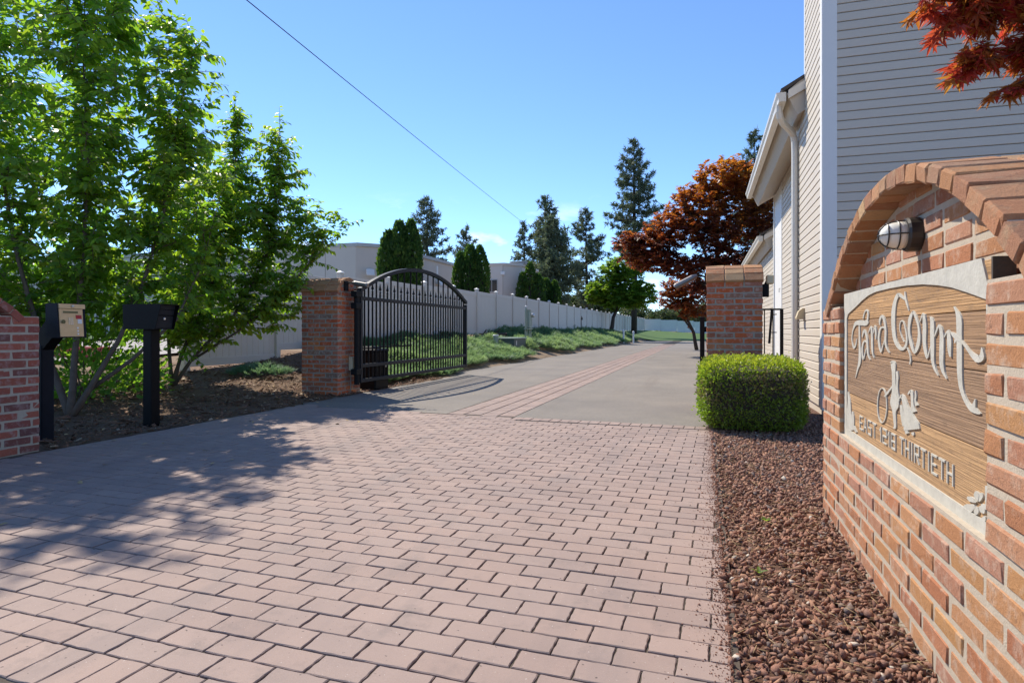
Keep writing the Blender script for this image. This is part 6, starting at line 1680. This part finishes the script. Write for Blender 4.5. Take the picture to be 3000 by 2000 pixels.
thuja('columnar evergreen beside the small pale building', -10.0, 35.7, [(0.0, 0, 4.1, 0.42), (0.48, 0.1, 3.4, 0.4), (-0.42, -0.1, 3.5, 0.36)], 4, 0.5, 43, 6000)
thuja('shortest columnar evergreen, farthest down the fence', -10.0, 39.6, [(0.0, 0, 3.45, 0.45), (0.55, 0.1, 3.3, 0.4)], 3.4, 0.5, 44, 5000)

# ------------------------------------------------------------------ pines
TUFT_V, TUFT_F = [], []
gq = np.random.default_rng(9)
for k in range(13):
    dd = Vector(gq.normal(size=3)); dd.z = abs(dd.z) * 0.5 - 0.05; dd.x += 0.7; dd.normalize()
    s = dd.cross(Vector((gq.normal(), gq.normal(), 1))); s.normalize()
    L = gq.uniform(0.55, 1.0)
    p = Vector(gq.normal(size=3)) * 0.14
    b0 = len(TUFT_V)
    TUFT_V += [tuple(p - s * 0.09), tuple(p + s * 0.09), tuple(p + dd * L)]
    TUFT_F += [(b0, b0 + 1, b0 + 2)]
def pine(label, x, y, top, width, first, nb_, seed, tuft=0.55, mat='pine', bend=0.0):
    g = np.random.default_rng(seed)
    zb = G(max(-12, x), min(y, 96)) - 0.1
    H = top - zb
    root = thing('pine_tree', label, 'tree', (x, y, zb), 0, 'tall pines beyond the fence')
    m = MB(); m.tube([(0, 0, 0), (0.1, 0, H * 0.35), (bend, 0.1, H * 0.7), (bend, 0, H)], [H * 0.016, H * 0.013, H * 0.007, 0.02], 8)
    m.build('trunk', 'bark_dark', root, smooth=True, fix=False)
    br = MB()
    P, D, S = [], [], []
    for i in range(nb_):
        f = first + (1 - first) * (i + g.random()) / nb_
        z = f * H
        k = (1 - f) / (1 - first)
        L = width * (0.10 + 0.9 * min(1, k * 1.5) ** 0.75) * g.uniform(0.55, 1.12)
        if k > 0.82: L *= g.uniform(0.4, 1.0)
        a = g.uniform(0, 2 * math.pi)
        up = 0.35 * (1 - k) - 0.05
        d = np.array([math.cos(a), math.sin(a), up])
        o = np.array([bend * min(1, f / 0.7), 0, z])
        e = o + d * L + np.array([0, 0, 0.12 * L])
        md = o + d * L * 0.5 - np.array([0, 0, 0.06 * L])
        br.tube([tuple(o), tuple(md), tuple(e)], [0.02 + 0.012 * L, 0.015 + 0.006 * L, 0.008], 4, cap=False)
        nt = max(3, int(L * 5.5))
        for j in range(nt):
            t = 0.25 + 0.75 * (j + g.random()) / nt
            p = (1 - t) ** 2 * o + 2 * t * (1 - t) * md + t * t * e
            sp = 0.26 * L * (1.1 - t)
            P.append(p + g.normal(size=3) * np.array([sp, sp, 0.10])); D.append(d * 0.8 + g.normal(size=3) * 0.5 + np.array([0, 0, 0.25])); S.append(tuft * g.uniform(0.55, 1.15))
    br.build('branches', 'bark_dark', root, fix=False)
    P, D, S = np.array(P), np.array(D), np.array(S)
    me = scatter('crown', TUFT_V, TUFT_F, frames(D, unit(len(P), g), S), P, g.random(len(P)))
    tag(link('crown', me, mat, root), kind='stuff')
    return root
pine('grey green pine rising behind the grey building roof', -26.7, 56.6, 14.3, 2.9, 0.30, 90, 51)
pine('small pine showing over the wide columnar evergreen', -27.7, 69.9, 13.6, 2.6, 0.25, 80, 52)
pine('thin short pine at the end of the overhead wire', -17.3, 59.5, 11.8, 2.0, 0.22, 85, 53, 0.45)
pine('tall pine standing behind the full rounded pine', -15.3, 60.2, 14.5, 2.6, 0.25, 95, 54)
pine('full rounded pine with dense olive needles', -11.9, 49.0, 10.2, 2.5, 0.22, 120, 55, 0.6)
pine('broad pine left of the tallest one, above the fence end', -12.1, 65.4, 14.0, 3.2, 0.22, 100, 56)
pine('tallest pine, pointed top beside the rust coloured maple', -7.6, 71.0, 22.7, 3.6, 0.30, 150, 57, 0.6)
pine('pine tip just showing above the rust coloured maple', 4.7, 64.3, 20.4, 3.0, 0.30, 110, 58)

# ------------------------------------------------------------------ maples
PM = palmate(5)
MAP_V = [(0, 0, 0), (0.35, 0.42, 0.03), (0.55, 0.16, 0), (1.0, 0, -0.15), (0.55, -0.16, 0), (0.35, -0.42, 0.03)]
MAP_F = [(0, 2, 1), (0, 3, 2), (0, 4, 3), (0, 5, 4)]
bm_ = (0.75, 26.4, -0.05)
stm = [[(*bm_, 0.22), (0.75, 26.4, 1.2, 0.18), (0.65, 26.3, 2.6, 0.14), (0.5, 26.2, 4.2, 0.09), (0.6, 26.2, 6.6, 0.03)],
       [(0.7, 26.4, 1.6, 0.10), (0.0, 26.1, 2.8, 0.08), (-0.9, 25.9, 3.9, 0.05), (-2.0, 25.6, 4.8, 0.015)],
       [(0.7, 26.4, 1.9, 0.10), (1.5, 26.6, 3.2, 0.07), (2.2, 26.8, 5.2, 0.02)],
       [(0.6, 26.3, 2.4, 0.08), (0.0, 25.6, 4.2, 0.05), (-0.6, 25.0, 5.8, 0.015)]]
elm = [(0.9, 26.5, 7.1, 1.5, 1.6, 1.0), (-0.3, 26.1, 6.2, 1.3, 1.5, 0.8), (-1.2, 25.8, 5.2, 1.3, 1.5, 0.75), (-2.0, 25.5, 4.5, 1.1, 1.4, 0.55), (-1.7, 25.7, 3.8, 1.3, 1.4, 0.5), (0.2, 25.6, 5.0, 1.4, 1.5, 0.9), (1.8, 26.6, 5.6, 1.4, 1.5, 1.3), (-0.4, 25.7, 3.5, 1.3, 1.4, 0.5), (1.0, 26.3, 3.9, 1.5, 1.5, 0.6), (2.0, 26.8, 7.0, 1.2, 1.4, 0.9), (0.3, 26.2, 2.7, 1.1, 1.1, 0.4), (-2.9, 25.4, 4.6, 0.8, 1.0, 0.5), (-2.6, 25.5, 3.9, 0.8, 1.0, 0.4)]
def layered_tint(): pass
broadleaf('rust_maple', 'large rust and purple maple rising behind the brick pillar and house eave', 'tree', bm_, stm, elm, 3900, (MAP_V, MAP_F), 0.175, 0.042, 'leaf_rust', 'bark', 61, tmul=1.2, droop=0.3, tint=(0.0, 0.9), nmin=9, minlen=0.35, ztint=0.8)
bs_ = (-0.35, 33.0, 0.0)
broadleaf('rust_maple', 'small reddish maple low beside the pillar at the drive edge', 'tree', bs_, [[(*bs_, 0.10), (-0.5, 33.0, 0.9, 0.08), (-0.9, 33.0, 1.8, 0.05), (-1.1, 33.2, 2.9, 0.015)], [(-0.5, 33, 0.9, 0.06), (-1.3, 33.2, 2.0, 0.02)]],
          [(-1.0, 33.2, 3.2, 1.3, 1.2, 0.8), (-0.6, 33.0, 2.2, 1.2, 1.1, 0.6), (-1.6, 33.4, 2.7, 0.9, 0.9, 0.6)], 800, (MAP_V, MAP_F), 0.17, 0.045, 'leaf_rust', 'bark_dark', 62, droop=0.3, tint=(0.15, 0.75))
bg_ = (-7.95, 55.0, G(-7.95, 55.0))
broadleaf('green_maple', 'round bright green maple leaning over the far fence', 'tree', bg_, [[(*bg_, 0.20), (-7.7, 55.0, 2.2, 0.16), (-7.1, 55.1, 3.6, 0.12), (-7.0, 55.2, 6.2, 0.03)], [(-7.4, 55, 2.9, 0.10), (-6.0, 55.2, 4.4, 0.03)], [(-7.5, 55, 2.6, 0.1), (-8.6, 55, 4.2, 0.03)]],
          [(-7.1, 55.3, 6.2, 2.2, 2.0, 1.6), (-8.6, 55, 4.4, 1.9, 1.8, 1.3), (-5.6, 55.3, 4.3, 2.0, 1.8, 1.4), (-7.0, 55, 4.0, 2.6, 2.0, 1.2)], 1700, (MAP_V, MAP_F), 0.34, 0.075, 'leaf_maple_green', 'bark_dark', 63, tmul=1.5, droop=0.3, minlen=0.5)
# far trees behind the white fence
def far_tree(label, x, y, h, r, seed, mat='far_green', n=900):
    g = np.random.default_rng(seed)
    zb = 1.0
    root = thing('background_tree', label, 'tree', (x, y, zb), 0, 'trees far beyond the white fence')
    m = MB(); m.tube([(0, 0, -0.5), (0.1, 0, h * 0.5), (0, 0, h * 0.85)], [0.25, 0.18, 0.05], 7); m.build('trunk', 'bark_dark', root, fix=False)
    u = unit(n, g) * (g.random((n, 1)) ** 0.35)
    lump = 1 + 0.22 * np.sin(u[:, 0] * 5 + seed) * np.sin(u[:, 2] * 6)
    P = u * np.array([r, r, h * 0.48]) * lump[:, None] + np.array([0, 0, h * 0.55])
    TV, TF = clump(8, g)
    me = scatter('crown', TV, TF, frames(unit(n, g), unit(n, g), g.uniform(0.7, 1.3, n) * 0.28 * r ** 0.5 * 1.6), P, g.random(n))
    tag(link('crown', me, mat, root), kind='stuff')
ft = [(-19, 108, 5.2, 4.0), (-12.0, 112, 4.4, 3.6), (-7.0, 108, 3.6, 3.0), (-3.4, 112, 4.6, 3.2), (0.0, 107, 3.8, 3.0), (3.5, 110, 6.0, 4.0), (8.0, 106, 7.5, 4.5), (-15.5, 75, 4.6, 2.6), (-14.5, 86, 5.5, 3.0), (-33, 80, 7, 5), (-46, 76, 8, 5), (14, 100, 9, 5)]
ftl = ['olive tree mass far behind the fence corner', 'grey green tree far left of the white fence', 'low bushy tree above the white fence corner', 'mid height tree behind the white fence', 'round bush crown behind the white fence middle', 'leafy tree behind the white fence near the pillar', 'taller tree hidden behind the small reddish maple', 'dark tree just behind the vinyl fence, below the broad pine', 'dark tree behind the vinyl fence, below the tallest pine', 'tree far behind the grey building', 'tree far behind the grey building roof end', 'big tree behind the house far end']
for i, ((x, y, h, r_), lb) in enumerate(zip(ft, ftl)):
    far_tree(lb, x, y, h, r_, 70 + i)

# ------------------------------------------------------------------ red maple reaching in over the sign
br_ = (2.9, 3.6, -0.03)
strd = [[(*br_, 0.09), (2.85, 3.6, 0.9, 0.075), (2.6, 3.5, 1.7, 0.05), (2.1, 3.3, 2.3, 0.03), (1.5, 3.05, 2.45, 0.016), (1.0, 2.9, 2.35, 0.006)],
        [(2.6, 3.5, 1.7, 0.045), (2.3, 3.2, 2.4, 0.03), (1.8, 3.0, 2.9, 0.016), (1.2, 2.9, 3.0, 0.006)],
        [(2.85, 3.6, 0.9, 0.05), (3.2, 3.4, 2.0, 0.03), (3.3, 3.0, 3.0, 0.01)],
        [(2.3, 3.35, 2.1, 0.02), (1.8, 3.0, 2.15, 0.012), (1.3, 2.85, 2.0, 0.006), (1.1, 2.8, 1.85, 0.003)]]
broadleaf('red_maple', 'red and orange maple branch hanging in over the brick sign wall', 'tree', br_, strd,
          [(1.14, 2.86, 2.08, 0.22, 0.20, 0.19), (1.05, 2.9, 2.22, 0.2, 0.2, 0.14), (1.3, 2.9, 2.05, 0.2, 0.2, 0.2), (0.95, 2.86, 2.28, 0.18, 0.2, 0.12), (0.98, 2.84, 2.02, 0.10, 0.14, 0.12), (1.25, 2.9, 2.25, 0.25, 0.25, 0.2), (1.6, 3.0, 2.35, 0.3, 0.3, 0.3), (1.3, 2.95, 2.8, 0.4, 0.35, 0.3), (2.2, 3.2, 2.7, 0.6, 0.5, 0.5), (3.1, 3.2, 2.8, 0.6, 0.5, 0.5)],
          900, (PALM_V, PALM_F), 0.068, 0.022, 'leaf_red', 'bark_dark', 81, explicit=[(0.86, 2.84, 2.10), (0.90, 2.82, 1.93), (1.02, 2.78, 1.84), (0.88, 2.88, 2.27), (0.97, 2.8, 1.98), (1.12, 2.78, 1.86)], part_leaves=300, droop=0.6, tmul=0.45, minlen=0.1, nmin=6)

# ------------------------------------------------------------------ loose ground texture
ICO_V = [(0, 0, 1), (0.894, 0, 0.447), (0.276, 0.851, 0.447), (-0.724, 0.526, 0.447), (-0.724, -0.526, 0.447), (0.276, -0.851, 0.447), (0.724, 0.526, -0.447), (-0.276, 0.851, -0.447), (-0.894, 0, -0.447), (-0.276, -0.851, -0.447), (0.724, -0.526, -0.447), (0, 0, -1)]
ICO_F = [(0, 1, 2), (0, 2, 3), (0, 3, 4), (0, 4, 5), (0, 5, 1), (1, 6, 2), (2, 6, 7), (2, 7, 3), (3, 7, 8), (3, 8, 4), (4, 8, 9), (4, 9, 5), (5, 9, 10), (5, 10, 1), (1, 10, 6), (11, 7, 6), (11, 8, 7), (11, 9, 8), (11, 10, 9), (11, 6, 10)]
g = np.random.default_rng(91)
def rock_field(name, label, n, xs, ys, size, seed, edge_fn=None):
    g = np.random.default_rng(seed)
    V0 = np.array(ICO_V) * g.uniform(0.55, 1.3, (12, 1))
    x = g.uniform(*xs, n); y = ys[0] + (ys[1] - ys[0]) * g.random(n) ** 1.35
    x = np.where(x < xs[0] + 0.05, x - np.abs(g.normal(size=n)) * 0.012, x)
    ok = np.ones(n, bool)
    if edge_fn is not None: ok = edge_fn(x, y)
    x, y = x[ok], y[ok]; n = len(x)
    s = np.minimum(np.exp(g.normal(size=n) * 0.42) * size, size * 1.9)
    mats = frames(unit(n, g), unit(n, g), np.stack([s * g.uniform(0.7, 1.4, n), s * g.uniform(0.6, 1.2, n), s * g.uniform(0.5, 0.95, n)], 1))
    mats = mats + g.normal(size=(n, 3, 3)) * (s * 0.22)[:, None, None]
    z = np.where(x < 0.078, 0.001, -0.014) + s * g.uniform(0.1, 0.9, n)
    t = g.random(n) * 0.82
    t[g.random(n) < 0.015] = 1.0
    me = scatter(name, V0, ICO_F, mats, np.stack([x, y, z], 1), t)
    return tag(link(name, me, 'lava'), label, 'rock', kind='stuff')
rock_field('lava_rocks', 'reddish brown lava rock between the pavers and the brick sign wall', 30000, (0.082, 1.3), (1.1, 7.7), 0.0095, 92, lambda x, y: (x < 0.63) | (y > 3.72))
# bark chips
CH_V = [(-0.5, -0.5, -0.1), (0.5, -0.4, -0.08), (0.45, 0.5, 0.02), (-0.5, 0.4, 0.0), (-0.5, -0.5, 0.08), (0.5, -0.4, 0.1), (0.45, 0.5, 0.18), (-0.5, 0.4, 0.16)]
CH_F = [(0, 3, 2, 1), (4, 5, 6, 7), (0, 1, 5, 4), (1, 2, 6, 5), (2, 3, 7, 6), (3, 0, 4, 7)]
n = 16000
x = -5.07 - (3.7) * g.random(n) ** 1.2; y = 1.0 + 10.5 * g.random(n)
L = np.exp(g.normal(size=n) * 0.45) * 0.030
dd = np.stack([g.normal(size=n), g.normal(size=n), g.normal(size=n) * 0.25], 1)
mats = frames(dd, np.tile([0, 0, 1.0], (n, 1)) + g.normal(size=(n, 3)) * 0.3, np.stack([L, L * g.uniform(0.3, 0.7, n), L * 0.35], 1))
z = np.array([G(a, b) for a, b in zip(x, y)]) + 0.008 + 0.012 * np.sin(7 * x + 3 * y) * np.sin(5 * y - x) + 0.01 * g.random(n)
t = g.random(n) * 0.8; t[g.random(n) < 0.05] = 0.98
ok = ~((x > -5.85) & (x < -5.15) & (y > 7.9) & (y < 8.6)) & ~((x > -5.6) & (y < 3.62))
tag(link('bark_chips', scatter('bark_chips', CH_V, CH_F, mats[ok], np.stack([x, y, z], 1)[ok], t[ok]), 'chips'), 'brown bark chips scattered under the shrub trees', 'mulch', kind='stuff')
# straw, twigs and grit
n = 520
x = g.uniform(0.10, 0.62, n); y = 1.2 + 5.0 * g.random(n) ** 1.3
L = g.uniform(0.02, 0.09, n)
dd = np.stack([g.normal(size=n), g.normal(size=n), g.normal(size=n) * 0.12], 1)
mats = frames(dd, np.tile([0, 0, 1.0], (n, 1)), np.stack([L, np.full(n, 0.0015), np.full(n, 0.0012)], 1))
BX = [(sx * 0.5, sy * 0.5, sz * 0.5) for sz in (-1, 1) for sy in (-1, 1) for sx in (-1, 1)]
BXF = [(0, 2, 3, 1), (4, 5, 7, 6), (0, 1, 5, 4), (2, 6, 7, 3), (0, 4, 6, 2), (1, 3, 7, 5)]
tag(link('dry_straw', scatter('dry_straw', BX, BXF, mats, np.stack([x, y, 0.006 + 0.012 * g.random(n)], 1), g.random(n)), 'straw'), 'pale dry straw and twigs on the lava rock', 'debris', kind='stuff')
n = 6500
x = 0.078 - np.abs(g.normal(size=n)) ** 1.6 * 0.028; y = 1.3 + 5.4 * g.random(n)
s = np.exp(g.normal(size=n) * 0.5) * 0.0016
mats = frames(unit(n, g), unit(n, g), s)
tag(link('grit', scatter('grit', ICO_V, ICO_F, mats, np.stack([x, y, np.full(n, 0.001)], 1), g.random(n) * 0.4), 'lava'), 'dark grit spilled along the paver edge', 'debris', kind='stuff')
# fallen leaves on the pavers and in the bed
n = 150
x = np.concatenate([g.uniform(-5.0, -3.2, 40), g.uniform(-8.0, -5.1, 110)]); y = g.uniform(1.6, 9.0, n)
zz = np.where(x > -5.03, 0.002, np.array([G(a, b) + 0.03 for a, b in zip(x, y)]))
dd = np.stack([g.normal(size=n), g.normal(size=n), g.normal(size=n) * 0.1], 1)
tag(link('fallen_leaves', scatter('fallen_leaves', LEAF_V, LEAF_F, frames(dd, np.tile([0, 0, 1.0], (n, 1)) + g.normal(size=(n, 3)) * 0.25, g.uniform(0.03, 0.06, n)), np.stack([x, y, zz + 0.006], 1), g.random(n)), 'straw'), 'few dry fallen leaves near the shaded drive edge', 'leaves', kind='stuff')
for i, (x, y, lab) in enumerate(((0.21, 2.62, 'tiny green weed at the paver edge, nearer one'), (0.30, 3.35, 'tiny green weed sprouting in the lava rock'))):
    root = thing('weed', lab, 'weed', (x, y, 0.0), 0.5 * i, 'weeds in the lava rock')
    for k in range(4):
        a = k * 1.6
        o = link('leaf', pymesh('leaf', LEAF_V, LEAF_F, [0.6] * len(LEAF_F)), 'leaf', root)
        o.location = (0, 0, 0.002); o.rotation_euler = (0, -0.5, a); o.scale = (0.04, 0.035, 0.04)
print('objects', len(bpy.data.objects))
